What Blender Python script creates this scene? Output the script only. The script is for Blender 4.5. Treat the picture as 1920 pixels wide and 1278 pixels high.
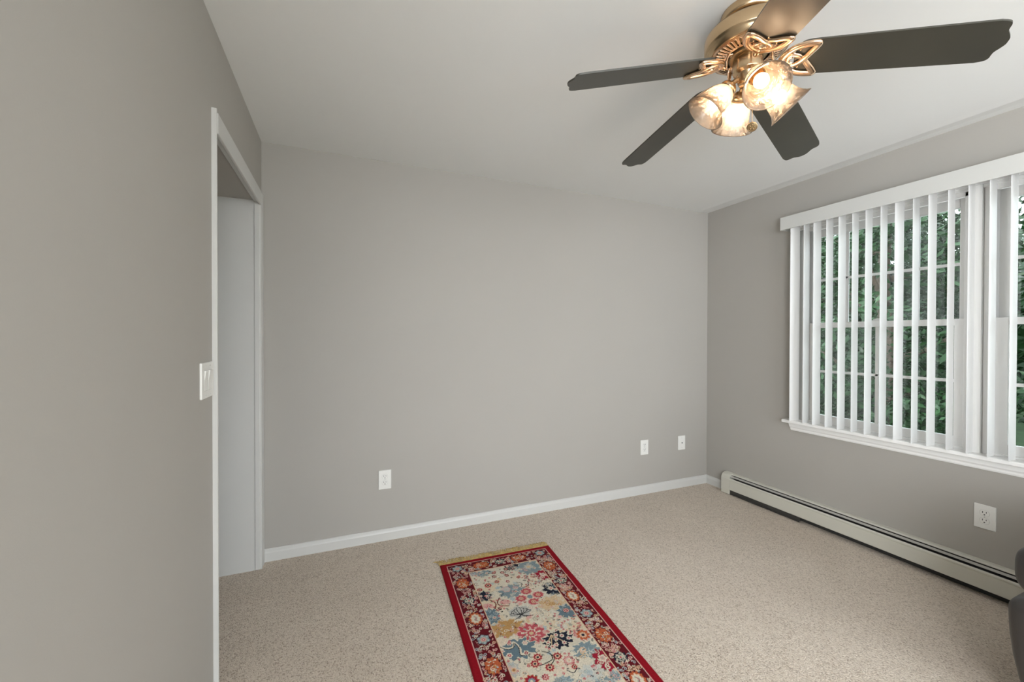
import bpy, bmesh, math, random
import numpy as np
from mathutils import Vector, Matrix

random.seed(7)
rng = np.random.default_rng(11)
for o in list(bpy.data.objects):
    bpy.data.objects.remove(o, do_unlink=True)
S = bpy.context.scene
COL = S.collection

# ------------------------------------------------------------------ room measures (metres)
W, YB, H = 3.4864, 2.7607, 2.44      # right wall x, back wall y, ceiling z
YR = -2.6                            # rear wall behind the camera
FX, FY = 1.7315, 1.0125                 # ceiling fan axis

# ------------------------------------------------------------------ camera
F_PX, YAW, PITCH, ROLL = 770.429, 0.3931, -0.0081, 0.002
cam_d = bpy.data.cameras.new('camera')
cam = bpy.data.objects.new('camera', cam_d)
COL.objects.link(cam)
cam_d.sensor_fit = 'HORIZONTAL'
cam_d.sensor_width = 36.0
cam_d.lens = F_PX / 1920 * 36.0
cam_d.clip_start = 0.02
fw = Vector((math.sin(YAW) * math.cos(PITCH), math.cos(YAW) * math.cos(PITCH), math.sin(PITCH)))
rt = Vector((math.cos(YAW), -math.sin(YAW), 0))
up = rt.cross(fw)
r2 = rt * math.cos(ROLL) + up * math.sin(ROLL)
u2 = -rt * math.sin(ROLL) + up * math.cos(ROLL)
m = Matrix((r2, u2, -fw)).transposed().to_4x4()
m.translation = Vector((0.4276, 0, 1.3102))
cam.matrix_world = m
S.camera = cam

# ------------------------------------------------------------------ world, lights, exposure
S.view_settings.view_transform = 'Standard'
S.view_settings.look = 'None'
S.view_settings.gamma = 1.0
S.view_settings.use_curve_mapping = False
S.view_settings.exposure = -0.26

world = bpy.data.worlds.new('sky')
S.world = world
world.use_nodes = True
nt = world.node_tree
nt.nodes.clear()
out = nt.nodes.new('ShaderNodeOutputWorld')
bg = nt.nodes.new('ShaderNodeBackground')
sky = nt.nodes.new('ShaderNodeTexSky')
sky.sky_type = 'HOSEK_WILKIE'
sky.sun_direction = (-0.45, 0.2, 0.87)
sky.turbidity = 5.0
mixn = nt.nodes.new('ShaderNodeMix'); mixn.data_type = 'RGBA'
mixn.inputs[0].default_value = 0.8
mixn.inputs[7].default_value = (0.90, 0.95, 1.0, 1)
nt.links.new(sky.outputs[0], mixn.inputs[6])
nt.links.new(mixn.outputs[2], bg.inputs[0])
bg.inputs[1].default_value = 10.0
nt.links.new(bg.outputs[0], out.inputs[0])


def area_light(name, loc, direction, sx, sy, power, color):
    d = bpy.data.lights.new(name, 'AREA')
    d.shape = 'RECTANGLE'; d.size = sx; d.size_y = sy
    d.energy = power; d.color = color
    o = bpy.data.objects.new(name, d); COL.objects.link(o)
    o.location = loc
    o.rotation_euler = Vector(direction).to_track_quat('-Z', 'Y').to_euler()
    return o


# fill lights added in made-up openings of the rear and left walls
area_light('rear_fill_light', (1.9, YR + 0.03, 1.25), (0, 1, 0.12), 2.5, 1.9, 27, (0.965, 0.985, 1.0))
area_light('left_fill_light', (-0.03, -1.55, 1.30), (1, 0.0, 0.0), 1.5, 1.8, 108, (0.965, 0.985, 1.0))
# daylight entering between the blind slats of the side window
pl = area_light('side_window_portal', (W + 0.13, 1.05, 1.405), (-1, 0, 0), 1.86, 1.42, 1, (1, 1, 1))
pl.data.cycles.is_portal = True

sun_d = bpy.data.lights.new('sun', 'SUN')
sun_d.energy = 2.5; sun_d.angle = 0.01; sun_d.color = (1.0, 0.95, 0.85)
sun = bpy.data.objects.new('sun', sun_d); COL.objects.link(sun)
sun.rotation_euler = Vector((0.62, -0.15, -0.80)).to_track_quat('-Z', 'Y').to_euler()


# ------------------------------------------------------------------ materials
def mat(name, color, rough=0.5, metal=0.0, spec=0.5, coat=0.0):
    mm = bpy.data.materials.new(name); mm.use_nodes = True
    b = mm.node_tree.nodes['Principled BSDF']
    b.inputs['Base Color'].default_value = (*color, 1)
    b.inputs['Roughness'].default_value = rough
    b.inputs['Metallic'].default_value = metal
    b.inputs['Specular IOR Level'].default_value = spec
    b.inputs['Coat Weight'].default_value = coat
    return mm


def add_noise(mm, scale, amount, bump=0.0, bscale=None, dist=0.001, stretch=(1, 1, 1), detail=4):
    """multiply the base colour by a soft noise and add a noise bump"""
    n = mm.node_tree.nodes; l = mm.node_tree.links
    b = n['Principled BSDF']
    tc = n.new('ShaderNodeTexCoord'); mp = n.new('ShaderNodeMapping')
    mp.inputs['Scale'].default_value = stretch
    l.new(tc.outputs['Object'], mp.inputs[0])
    nz = n.new('ShaderNodeTexNoise'); nz.inputs['Scale'].default_value = scale
    nz.inputs['Detail'].default_value = detail
    l.new(mp.outputs[0], nz.inputs[0])
    base = tuple(b.inputs['Base Color'].default_value)
    cr = n.new('ShaderNodeValToRGB')
    cr.color_ramp.elements[0].position = 0.3; cr.color_ramp.elements[1].position = 0.7
    cr.color_ramp.elements[0].color = tuple(c * (1 - amount) for c in base[:3]) + (1,)
    cr.color_ramp.elements[1].color = tuple(min(1, c * (1 + amount)) for c in base[:3]) + (1,)
    l.new(nz.outputs[0], cr.inputs[0]); l.new(cr.outputs[0], b.inputs['Base Color'])
    if bump:
        nb = n.new('ShaderNodeTexNoise'); nb.inputs['Scale'].default_value = bscale or scale
        nb.inputs['Detail'].default_value = 5
        l.new(mp.outputs[0], nb.inputs[0])
        bp = n.new('ShaderNodeBump'); bp.inputs['Strength'].default_value = bump
        bp.inputs['Distance'].default_value = dist
        l.new(nb.outputs[0], bp.inputs['Height']); l.new(bp.outputs[0], b.inputs['Normal'])
    return mm


M = {}
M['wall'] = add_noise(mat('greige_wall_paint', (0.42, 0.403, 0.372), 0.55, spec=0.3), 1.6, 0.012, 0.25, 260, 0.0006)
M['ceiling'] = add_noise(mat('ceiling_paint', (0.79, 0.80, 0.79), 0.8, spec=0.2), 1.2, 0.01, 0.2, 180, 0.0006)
M['trim'] = add_noise(mat('white_trim_paint', (0.62, 0.62, 0.60), 0.4), 3, 0.01, 0.12, 60, 0.0006)
M['sill'] = add_noise(mat('white_window_trim_paint', (0.90, 0.90, 0.885), 0.4), 3, 0.01, 0.12, 60, 0.0006)
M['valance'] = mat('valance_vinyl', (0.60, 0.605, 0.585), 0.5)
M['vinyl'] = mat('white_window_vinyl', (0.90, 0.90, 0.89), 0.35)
M['slat'] = mat('white_blind_vinyl', (0.86, 0.86, 0.85), 0.45)
M['plate'] = mat('white_plate_plastic', (0.82, 0.82, 0.79), 0.3)
M['dark'] = mat('dark_recess', (0.015, 0.014, 0.012), 0.8)
M['screw'] = mat('painted_screw', (0.55, 0.55, 0.52), 0.4)
M['heater'] = add_noise(mat('cream_enamelled_steel', (0.62, 0.61, 0.54), 0.4), 2, 0.02)
M['heater_dark'] = mat('heater_element_steel', (0.04, 0.038, 0.035), 0.6)
M['heater_louver'] = mat('heater_louver_steel', (0.42, 0.41, 0.38), 0.4)
M['brass'] = add_noise(mat('antique_brass', (0.60, 0.44, 0.27), 0.27, metal=1.0), 9, 0.06)
M['brass_dark'] = mat('aged_brass', (0.34, 0.25, 0.14), 0.35, metal=1.0)
M['rosebrass'] = mat('polished_rose_brass', (0.83, 0.60, 0.42), 0.2, metal=1.0)
M['blade'] = add_noise(mat('dark_blade_laminate', (0.036, 0.034, 0.025), 0.38, spec=0.9), 6, 0.15, stretch=(1, 1, 1))
M['leather'] = add_noise(mat('charcoal_leather', (0.033, 0.029, 0.027), 0.40, spec=0.55), 3, 0.1, 0.35, 160, 0.001)
M['bark'] = add_noise(mat('bark', (0.10, 0.075, 0.055), 0.9), 8, 0.3, 0.8, 20, 0.02)
M['leaf'] = add_noise(mat('leaf_green', (0.009, 0.036, 0.009), 0.42, spec=0.28), 2.3, 0.55)
M['grass'] = add_noise(mat('lawn_grass', (0.025, 0.06, 0.018), 0.9), 5, 0.4)
M['siding'] = mat('pale_concrete', (0.62, 0.61, 0.58), 0.8)
M['chain'] = mat('chain_brass', (0.55, 0.42, 0.25), 0.3, metal=1.0)


def carpet_material():
    mm = bpy.data.materials.new('beige_loop_carpet'); mm.use_nodes = True
    n = mm.node_tree.nodes; l = mm.node_tree.links
    b = n['Principled BSDF']
    b.inputs['Roughness'].default_value = 0.95
    b.inputs['Specular IOR Level'].default_value = 0.15
    b.inputs['Sheen Weight'].default_value = 0.25
    b.inputs['Sheen Roughness'].default_value = 0.5
    tc = n.new('ShaderNodeTexCoord'); mp = n.new('ShaderNodeMapping')
    mp.inputs['Rotation'].default_value = (0, 0, 0.35)
    mp.inputs['Scale'].default_value = (1, 0.72, 1)
    l.new(tc.outputs['Object'], mp.inputs[0])
    vo = n.new('ShaderNodeTexVoronoi'); vo.inputs['Scale'].default_value = 265
    l.new(mp.outputs[0], vo.inputs['Vector'])
    sep = n.new('ShaderNodeSeparateColor'); l.new(vo.outputs['Color'], sep.inputs[0])
    cr = n.new('ShaderNodeValToRGB'); e = cr.color_ramp.elements
    e[0].position = 0.0; e[0].color = (0.32, 0.255, 0.195, 1)
    e[1].position = 1.0; e[1].color = (0.74, 0.65, 0.55, 1)
    for p, c in ((0.12, (0.47, 0.385, 0.305, 1)), (0.35, (0.61, 0.52, 0.425, 1)), (0.75, (0.66, 0.57, 0.475, 1))):
        x = e.new(p); x.color = c
    l.new(sep.outputs[0], cr.inputs[0])
    big = n.new('ShaderNodeTexNoise'); big.inputs['Scale'].default_value = 1.7; big.inputs['Detail'].default_value = 3
    l.new(tc.outputs['Object'], big.inputs[0])
    cr2 = n.new('ShaderNodeValToRGB')
    cr2.color_ramp.elements[0].position = 0.35; cr2.color_ramp.elements[0].color = (0.93, 0.92, 0.91, 1)
    cr2.color_ramp.elements[1].position = 0.65; cr2.color_ramp.elements[1].color = (1, 1, 1, 1)
    l.new(big.outputs[0], cr2.inputs[0])
    mx = n.new('ShaderNodeMix'); mx.data_type = 'RGBA'; mx.blend_type = 'MULTIPLY'; mx.inputs[0].default_value = 1
    l.new(cr.outputs[0], mx.inputs[6]); l.new(cr2.outputs[0], mx.inputs[7])
    l.new(mx.outputs[2], b.inputs['Base Color'])
    bp = n.new('ShaderNodeBump'); bp.inputs['Strength'].default_value = 0.85; bp.inputs['Distance'].default_value = 0.003
    bp.invert = True
    l.new(vo.outputs['Distance'], bp.inputs['Height']); l.new(bp.outputs[0], b.inputs['Normal'])
    return mm


def glass_material(name, tint, trans, rough):
    """see-through pane: transparent body with a Fresnel reflection"""
    mm = bpy.data.materials.new(name); mm.use_nodes = True
    n = mm.node_tree.nodes; l = mm.node_tree.links; n.clear()
    o = n.new('ShaderNodeOutputMaterial')
    t = n.new('ShaderNodeBsdfTransparent'); t.inputs[0].default_value = (*tint, 1)
    g = n.new('ShaderNodeBsdfGlossy'); g.inputs['Roughness'].default_value = rough
    f = n.new('ShaderNodeFresnel'); f.inputs[0].default_value = 1.5
    mul = n.new('ShaderNodeMath'); mul.operation = 'MULTIPLY'; mul.inputs[1].default_value = trans
    l.new(f.outputs[0], mul.inputs[0])
    mx = n.new('ShaderNodeMixShader')
    l.new(mul.outputs[0], mx.inputs[0]); l.new(t.outputs[0], mx.inputs[1]); l.new(g.outputs[0], mx.inputs[2])
    l.new(mx.outputs[0], o.inputs[0])
    return mm


def shade_material():
    mm = bpy.data.materials.new('rippled_shade_glass'); mm.use_nodes = True
    n = mm.node_tree.nodes; l = mm.node_tree.links; n.clear()
    o = n.new('ShaderNodeOutputMaterial')
    tc = n.new('ShaderNodeTexCoord'); mp = n.new('ShaderNodeMapping')
    l.new(tc.outputs['Object'], mp.inputs[0])
    nz = n.new('ShaderNodeTexNoise'); nz.inputs['Scale'].default_value = 75; nz.inputs['Detail'].default_value = 2
    l.new(mp.outputs[0], nz.inputs[0])
    bp = n.new('ShaderNodeBump'); bp.inputs['Strength'].default_value = 0.9; bp.inputs['Distance'].default_value = 0.004
    l.new(nz.outputs[0], bp.inputs['Height'])
    t = n.new('ShaderNodeBsdfTransparent'); t.inputs[0].default_value = (1.0, 0.96, 0.92, 1)
    tr = n.new('ShaderNodeBsdfTranslucent'); tr.inputs[0].default_value = (1.0, 0.92, 0.84, 1)
    g = n.new('ShaderNodeBsdfGlossy'); g.inputs['Roughness'].default_value = 0.16
    g.inputs[0].default_value = (1.0, 0.93, 0.85, 1)
    l.new(bp.outputs[0], tr.inputs['Normal']); l.new(bp.outputs[0], g.inputs['Normal'])
    f = n.new('ShaderNodeFresnel'); f.inputs[0].default_value = 1.5; l.new(bp.outputs[0], f.inputs['Normal'])
    m1 = n.new('ShaderNodeMixShader'); m1.inputs[0].default_value = 0.34
    l.new(t.outputs[0], m1.inputs[1]); l.new(tr.outputs[0], m1.inputs[2])
    m2 = n.new('ShaderNodeMixShader')
    l.new(f.outputs[0], m2.inputs[0]); l.new(m1.outputs[0], m2.inputs[1]); l.new(g.outputs[0], m2.inputs[2])
    l.new(m2.outputs[0], o.inputs[0])
    return mm


def emit_material(name, color, strength):
    mm = bpy.data.materials.new(name); mm.use_nodes = True
    n = mm.node_tree.nodes; l = mm.node_tree.links; n.clear()
    o = n.new('ShaderNodeOutputMaterial'); e = n.new('ShaderNodeEmission')
    e.inputs[0].default_value = (*color, 1); e.inputs[1].default_value = strength
    l.new(e.outputs[0], o.inputs[0])
    return mm


def attr_material(name, attr, rough, sheen):
    mm = bpy.data.materials.new(name); mm.use_nodes = True
    n = mm.node_tree.nodes; l = mm.node_tree.links
    b = n['Principled BSDF']; b.inputs['Roughness'].default_value = rough
    b.inputs['Specular IOR Level'].default_value = 0.15
    b.inputs['Sheen Weight'].default_value = sheen
    a = n.new('ShaderNodeAttribute'); a.attribute_name = attr
    l.new(a.outputs['Color'], b.inputs['Base Color'])
    tc = n.new('ShaderNodeTexCoord'); nz = n.new('ShaderNodeTexNoise'); nz.inputs['Scale'].default_value = 420
    l.new(tc.outputs['Object'], nz.inputs[0])
    bp = n.new('ShaderNodeBump'); bp.inputs['Strength'].default_value = 0.4; bp.inputs['Distance'].default_value = 0.001
    l.new(nz.outputs[0], bp.inputs['Height']); l.new(bp.outputs[0], b.inputs['Normal'])
    return mm


M['carpet'] = carpet_material()
M['glass'] = glass_material('window_glass', (0.93, 0.96, 0.95), 1.0, 0.02)
M['shade'] = shade_material()
M['bulb'] = emit_material('glowing_bulb', (1.0, 0.76, 0.52), 34.0)
M['rug'] = attr_material('woven_rug_pile', 'pattern', 0.9, 0.0)
M['fringe'] = add_noise(mat('gold_fringe_thread', (0.56, 0.41, 0.17), 0.8, spec=0.2), 60, 0.3)


# ------------------------------------------------------------------ mesh helpers
def obj(name, bm, material, parent=None, smooth=False):
    me = bpy.data.meshes.new(name)
    bmesh.ops.recalc_face_normals(bm, faces=bm.faces)
    bm.to_mesh(me); bm.free()
    if smooth:
        for p in me.polygons:
            p.use_smooth = True
    if material: me.materials.append(material)
    o = bpy.data.objects.new(name, me); COL.objects.link(o)
    if parent:
        o.parent = parent
    return o


def empty(name, loc=(0, 0, 0), rz=0.0):
    o = bpy.data.objects.new(name, None); COL.objects.link(o)
    o.location = loc; o.rotation_euler = (0, 0, rz); o.empty_display_size = 0.05
    return o


def tag(o, label=None, cat=None, group=None, kind=None):
    if label: o['label'] = label
    if cat: o['category'] = cat
    if group: o['group'] = group
    if kind: o['kind'] = kind
    return o


def struct(o, label=None, cat=None):
    return tag(o, label, cat, None, 'structure')


def box(bm, x0, x1, y0, y1, z0, z1, bevel=0.0):
    tmp = bmesh.new()
    bmesh.ops.create_cube(tmp, size=1)
    bmesh.ops.scale(tmp, vec=(abs(x1 - x0), abs(y1 - y0), abs(z1 - z0)), verts=tmp.verts)
    bmesh.ops.translate(tmp, vec=((x0 + x1) / 2, (y0 + y1) / 2, (z0 + z1) / 2), verts=tmp.verts)
    if bevel:
        bmesh.ops.bevel(tmp, geom=tmp.edges[:], offset=bevel, segments=2, affect='EDGES', profile=0.5)
    merge(bm, tmp)


def merge(bm, tmp):
    me = bpy.data.meshes.new('tmp'); tmp.to_mesh(me); tmp.free()
    bm.from_mesh(me); bpy.data.meshes.remove(me)


def B(*args, **k):
    bm = bmesh.new(); box(bm, *args, **k); return bm


def prism(bm, pts, axis, a, b):
    """extrude a closed 2-D outline along an axis; pts in the two other axes"""
    def P(u, v, w):
        return {'x': (w, u, v), 'y': (u, w, v), 'z': (u, v, w)}[axis]
    va = [bm.verts.new(P(u, v, a)) for u, v in pts]
    vb = [bm.verts.new(P(u, v, b)) for u, v in pts]
    n = len(pts)
    bm.faces.new(va); bm.faces.new(vb[::-1])
    for i in range(n):
        bm.faces.new((va[i], va[(i + 1) % n], vb[(i + 1) % n], vb[i]))


def lathe(bm, prof, seg=48, mtx=None, closed=False):
    """revolve (r, z) about z"""
    rings = []
    for r, z in prof:
        if r < 1e-6:
            rings.append([bm.verts.new((0, 0, z))])
        else:
            rings.append([bm.verts.new((r * math.cos(2 * math.pi * i / seg), r * math.sin(2 * math.pi * i / seg), z)) for i in range(seg)])
    pairs = list(zip(rings[:-1], rings[1:]))
    if closed: pairs.append((rings[-1], rings[0]))
    for a, b in pairs:
        for i in range(seg):
            j = (i + 1) % seg
            if len(a) == 1 and len(b) == 1: continue
            if len(a) == 1: bm.faces.new((a[0], b[i], b[j]))
            elif len(b) == 1: bm.faces.new((a[i], a[j], b[0]))
            else: bm.faces.new((a[i], a[j], b[j], b[i]))
    if mtx is not None:
        vs = [v for r in rings for v in r]
        bmesh.ops.transform(bm, matrix=mtx, verts=vs)


def tube(bm, pts, rad, seg=8, closed=False, flat=1.0, upv=None):
    pts = [Vector(p) for p in pts]; n = len(pts)
    rads = rad if isinstance(rad, (list, tuple)) else [rad] * n
    rings = []
    prev = None
    for i in range(n):
        if closed: t = pts[(i + 1) % n] - pts[(i - 1) % n]
        else: t = pts[min(i + 1, n - 1)] - pts[max(i - 1, 0)]
        t.normalize()
        if upv is not None: a = Vector(upv)
        elif prev is not None: a = prev
        else: a = Vector((0, 0, 1)) if abs(t.z) < 0.9 else Vector((1, 0, 0))
        nn = (a - t * a.dot(t)).normalized(); prev = nn
        bb = t.cross(nn)
        rings.append([bm.verts.new(pts[i] + nn * math.cos(2 * math.pi * k / seg) * rads[i] * flat + bb * math.sin(2 * math.pi * k / seg) * rads[i]) for k in range(seg)])
    rr = list(zip(rings[:-1], rings[1:]))
    if closed: rr.append((rings[-1], rings[0]))
    for a, b in rr:
        for k in range(seg):
            bm.faces.new((a[k], a[(k + 1) % seg], b[(k + 1) % seg], b[k]))
    if not closed:
        bm.faces.new(rings[0]); bm.faces.new(rings[-1][::-1])


def catmull(pts, sub=6, closed=False):
    pts = [Vector(p) for p in pts]; n = len(pts); res = []
    rngi = range(n) if closed else range(n - 1)
    for i in rngi:
        if closed: p0, p1, p2, p3 = pts[(i - 1) % n], pts[i], pts[(i + 1) % n], pts[(i + 2) % n]
        else: p0, p1, p2, p3 = pts[max(i - 1, 0)], pts[i], pts[i + 1], pts[min(i + 2, n - 1)]
        for s in range(sub):
            t = s / sub
            res.append(0.5 * ((2 * p1) + (p2 - p0) * t + (2 * p0 - 5 * p1 + 4 * p2 - p3) * t * t + (3 * p1 - p0 - 3 * p2 + p3) * t ** 3))
    if not closed: res.append(pts[-1])
    return res


# ------------------------------------------------------------------ shell
T = 0.12
# door opening in the left wall
DY0, DY1, DZ = 1.802, 2.68, 2.078
bm = bmesh.new()
LY0, LY1 = -2.3, -0.8  # unseen opening behind the camera, added to let the left fill light in
box(bm, -T, 0, YR - T, LY0, 0, H)
box(bm, -T, 0, LY1, DY0, 0, H)
box(bm, -T, 0, LY0, LY1, 0, 0.40)
box(bm, -T, 0, LY0, LY1, 2.2, H)
box(bm, -T, 0, DY1, YB, 0, H)
box(bm, -T, 0, DY0, DY1, DZ, H)
struct(obj('wall_left', bm, M['wall']), 'greige painted left wall with the doorway', 'wall')
struct(obj('wall_back', B(-T, W + T, YB, YB + T, 0, H), M['wall']), 'greige painted far wall with three outlets', 'wall')
# side window rough opening
WY0, WY1, WZ0, WZ1 = 0.125, 1.97, 0.695, 2.115
bm = bmesh.new()
box(bm, W, W + T, YR - T, WY0, 0, H)
box(bm, W, W + T, WY1, YB, 0, H)
box(bm, W, W + T, WY0, WY1, 0, WZ0)
box(bm, W, W + T, WY0, WY1, WZ1, H)
struct(obj('wall_right', bm, M['wall']), 'greige painted window wall above the baseboard heater', 'wall')
bm = bmesh.new()
RX0, RX1, RZ0, RZ1 = 0.6, 3.2, 0.25, 2.25  # rear opening is made up, cut for the fill light
box(bm, 0, RX0, YR - T, YR, 0, H); box(bm, RX1, W, YR - T, YR, 0, H)
box(bm, RX0, RX1, YR - T, YR, 0, RZ0); box(bm, RX0, RX1, YR - T, YR, RZ1, H)
struct(obj('wall_rear', bm, M['wall']), 'greige wall behind the camera with a wide opening added for light', 'wall')

# floor (room + hall beyond the doorway)
bm = bmesh.new()
box(bm, -1.3, W + T, YR - T, YB + T, -0.1, 0)
struct(obj('floor', bm, M['carpet']), 'beige speckled loop pile carpet', 'floor')

# ceiling, with the taped joint that swells along the window wall
prof = [(W + T, H + 0.10), (-1.3, H + 0.10), (-1.3, H), (W - 0.42, H), (W - 0.30, H - 0.002), (W - 0.17, H - 0.007), (W - 0.128, H - 0.011),
        (W - 0.115, H - 0.010), (W - 0.06, H - 0.004), (W, H - 0.002), (W + T, H - 0.002)]
bm = bmesh.new()
prism(bm, prof, 'y', YR - T, YB + T)
struct(obj('ceiling', bm, M['ceiling']), 'white painted ceiling', 'ceiling')

# hall beyond the doorway
struct(obj('wall_hall_far', B(-1.3, -0.002, DY1 - 0.004, DY1 + 0.08, 0, DZ + 0.01), M['trim']), 'white painted side of the passage past the doorway', 'wall')
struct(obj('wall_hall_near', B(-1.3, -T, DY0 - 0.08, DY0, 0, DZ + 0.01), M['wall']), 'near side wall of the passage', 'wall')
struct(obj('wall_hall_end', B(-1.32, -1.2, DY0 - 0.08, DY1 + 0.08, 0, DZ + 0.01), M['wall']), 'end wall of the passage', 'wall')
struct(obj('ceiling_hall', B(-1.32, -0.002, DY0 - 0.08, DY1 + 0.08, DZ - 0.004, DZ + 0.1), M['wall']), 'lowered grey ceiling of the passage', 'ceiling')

# doorway casing + jamb lining
d = empty('door_1', (0, (DY0 + DY1) / 2, 0))
struct(d, 'white cased doorway with no door in the left wall', 'doorway')
def dchild(name, bmx, mt):
    o = obj(name, bmx, mt, d); o.matrix_parent_inverse = Matrix.Translation(-Vector(d.location)); return o
CT = 0.013
bm = bmesh.new(); prism(bm, [(0, 1.767), (0.0150, 1.767), (0.0160, 1.769), (0.0160, 1.774), (0.012, 1.779), (0.005, 1.790), (0.004, DY0 + 0.001), (0, DY0 + 0.001)], 'z', 0, 2.128); dchild('casing', bm, M['trim'])
bm = bmesh.new()
prism(bm, [(0, DY1 - 0.003), (0.009, DY1 - 0.003), (0.011, DY1), (0.010, 2.71), (0.0125, 2.72), (0.0125, 2.745), (0.008, 2.75), (0, 2.75)], 'z', 0, 2.128)
dchild('casing', bm, M['trim'])
bm = bmesh.new(); box(bm, 0, CT, DY0, DY1, 2.052, 2.128, bevel=0.003); dchild('head_casing', bm, M['trim'])
bm = bmesh.new()
box(bm, -T, 0.002, DY0 - 0.002, DY0 + 0.010, 0, DZ)
box(bm, -0.022, 0.002, DY1 - 0.010, DY1 + 0.001, 0.004, DZ, bevel=0.002)
box(bm, -0.022, 0.002, DY0, DY1, DZ - 0.014, DZ + 0.001, bevel=0.002)
dchild('jamb_lining', bm, M['trim'])

# baseboards
def base_prof(s=1):
    return [(0, 0), (0.012, 0), (0.012, 0.050), (0.0095, 0.058), (0.008, 0.068), (0.004, 0.0735), (0, 0.0735)]
bm = bmesh.new()
prism(bm, [(YB - u, v) for u, v in base_prof()], 'x', 0.0, W)
struct(obj('baseboard_back', bm, M['trim']), 'white baseboard along the far wall', 'baseboard')
bm = bmesh.new()
prism(bm, [(W - u, v) for u, v in base_prof()], 'y', 2.552, YB - 0.008)
struct(obj('baseboard_right', bm, M['trim']), 'short white baseboard between the corner and the heater', 'baseboard')
bm = bmesh.new()
prism(bm, [(u, v) for u, v in base_prof()], 'y', YR, 1.766)
struct(obj('baseboard_left', bm, M['trim']), 'white baseboard along the left wall', 'baseboard')

# frame of the unseen rear opening, added to hold the fill light
bm = bmesh.new()
for x in (RX0, (RX0 + RX1) / 2 - 0.03, RX1 - 0.06):
    box(bm, x, x + 0.06, YR - 0.1, YR - 0.02, RZ0, RZ1)
box(bm, RX0, RX1, YR - 0.1, YR - 0.02, RZ0, RZ0 + 0.06); box(bm, RX0, RX1, YR - 0.1, YR - 0.02, RZ1 - 0.06, RZ1)
struct(obj('added_opening_rear', bm, M['vinyl']), 'white framed opening added behind the camera for fill light', 'window')


bm = bmesh.new()  # frame of the added left opening around its fill light
for y in (LY0, (LY0 + LY1) / 2 - 0.025, LY1 - 0.05):
    box(bm, -0.11, -0.04, y, y + 0.05, 0.40, 2.2)
box(bm, -0.11, -0.04, LY0, LY1, 0.40, 0.45); box(bm, -0.11, -0.04, LY0, LY1, 2.15, 2.2)
struct(obj('added_opening_left', bm, M['vinyl']), 'white framed opening added in the left wall behind the camera for fill light', 'window')

# ------------------------------------------------------------------ side windows
def rect_frame(bm, x0, x1, ya, yb, za, zb, wl, wr, wt, wb, bev=0.0025):
    """rectangular frame; ya>yb (ya is the far side)"""
    box(bm, x0, x1, ya - wl, ya, za, zb, bevel=bev)
    box(bm, x0, x1, yb, yb + wr, za, zb, bevel=bev)
    box(bm, x0, x1, yb + wr, ya - wl, zb - wt, zb, bevel=bev)
    box(bm, x0, x1, yb + wr, ya - wl, za, za + wb, bevel=bev)


def make_window(name, c, label):
    t = empty(name, (W, c, WZ0))
    inv = Matrix.Translation(-Vector(t.location))
    def ch(n, bmx, mt, par=t):
        o = obj(n, bmx, mt, par)
        if par is t: o.matrix_parent_inverse = inv
        return o
    hw = 0.4375
    bm = bmesh.new()
    rect_frame(bm, W + 0.012, W + 0.115, c + hw, c - hw, WZ0 + 0.02, 2.113, 0.025, 0.025, 0.03, 0.012)
    # inner stops and tracks
    for s in (1, -1):
        y = c + s * (hw - 0.025)
        for (xa, xb, dd) in ((W + 0.012, W + 0.026, 0.016), (W + 0.052, W + 0.058, 0.016), (W + 0.098, W + 0.115, 0.014)):
            box(bm, xa, xb, min(y, y - s * dd), max(y, y - s * dd), WZ0 + 0.03, 2.09, bevel=0.001)
    box(bm, W + 0.012, W + 0.026, c - hw + 0.02, c + hw - 0.02, 2.068, 2.085)
    ch('frame', bm, M['vinyl'])
    # lower sash (room side)
    so = 0.405
    bm = bmesh.new()
    rect_frame(bm, W + 0.026, W + 0.054, c + so, c - so, 0.722, 1.418, 0.052, 0.052, 0.036, 0.055)
    low = ch('lower_sash', bm, M['vinyl'])
    gy = so - 0.052
    bm = bmesh.new()
    box(bm, W + 0.034, W + 0.046, c - gy, c + gy, 1.0715, 1.0885, bevel=0.003)
    box(bm, W + 0.034, W + 0.046, c - 0.0095, c + 0.0095, 0.777, 1.383, bevel=0.003)
    o = obj('muntin', bm, M['vinyl'], low); 
    o = obj('pane', B(W + 0.0385, W + 0.0415, c - gy, c + gy, 0.777, 1.383), M['glass'], low)
    # sash lock
    bm = bmesh.new()
    box(bm, W + 0.028, W + 0.052, c - 0.028, c + 0.028, 1.418, 1.424, bevel=0.002)
    tube(bm, [(W + 0.04, c + 0.02, 1.426), (W + 0.036, c, 1.430), (W + 0.028, c - 0.03, 1.429)], [0.007, 0.007, 0.004])
    obj('sash_lock', bm, M['vinyl'], low, smooth=True)
    # upper sash (outside)
    bm = bmesh.new()
    rect_frame(bm, W + 0.060, W + 0.088, c + so, c - so, 1.383, 2.075, 0.045, 0.045, 0.052, 0.034)
    upp = ch('upper_sash', bm, M['vinyl'])
    gy = so - 0.045
    bm = bmesh.new()
    box(bm, W + 0.068, W + 0.080, c - gy, c + gy, 1.7095, 1.7265, bevel=0.003)
    for dy in (0.1865, -0.178):
        box(bm, W + 0.068, W + 0.080, c + dy - 0.009, c + dy + 0.009, 1.417, 2.023, bevel=0.003)
    obj('muntin', bm, M['vinyl'], upp)
    obj('pane', B(W + 0.0725, W + 0.0755, c - gy, c + gy, 1.417, 2.023), M['glass'], upp)
    return struct(t, label, 'window')


make_window('window_1', 1.5, 'white double hung window nearer the far corner, behind the open blind slats')
make_window('window_2', 0.595, 'white double hung window cut off by the picture edge')
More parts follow.
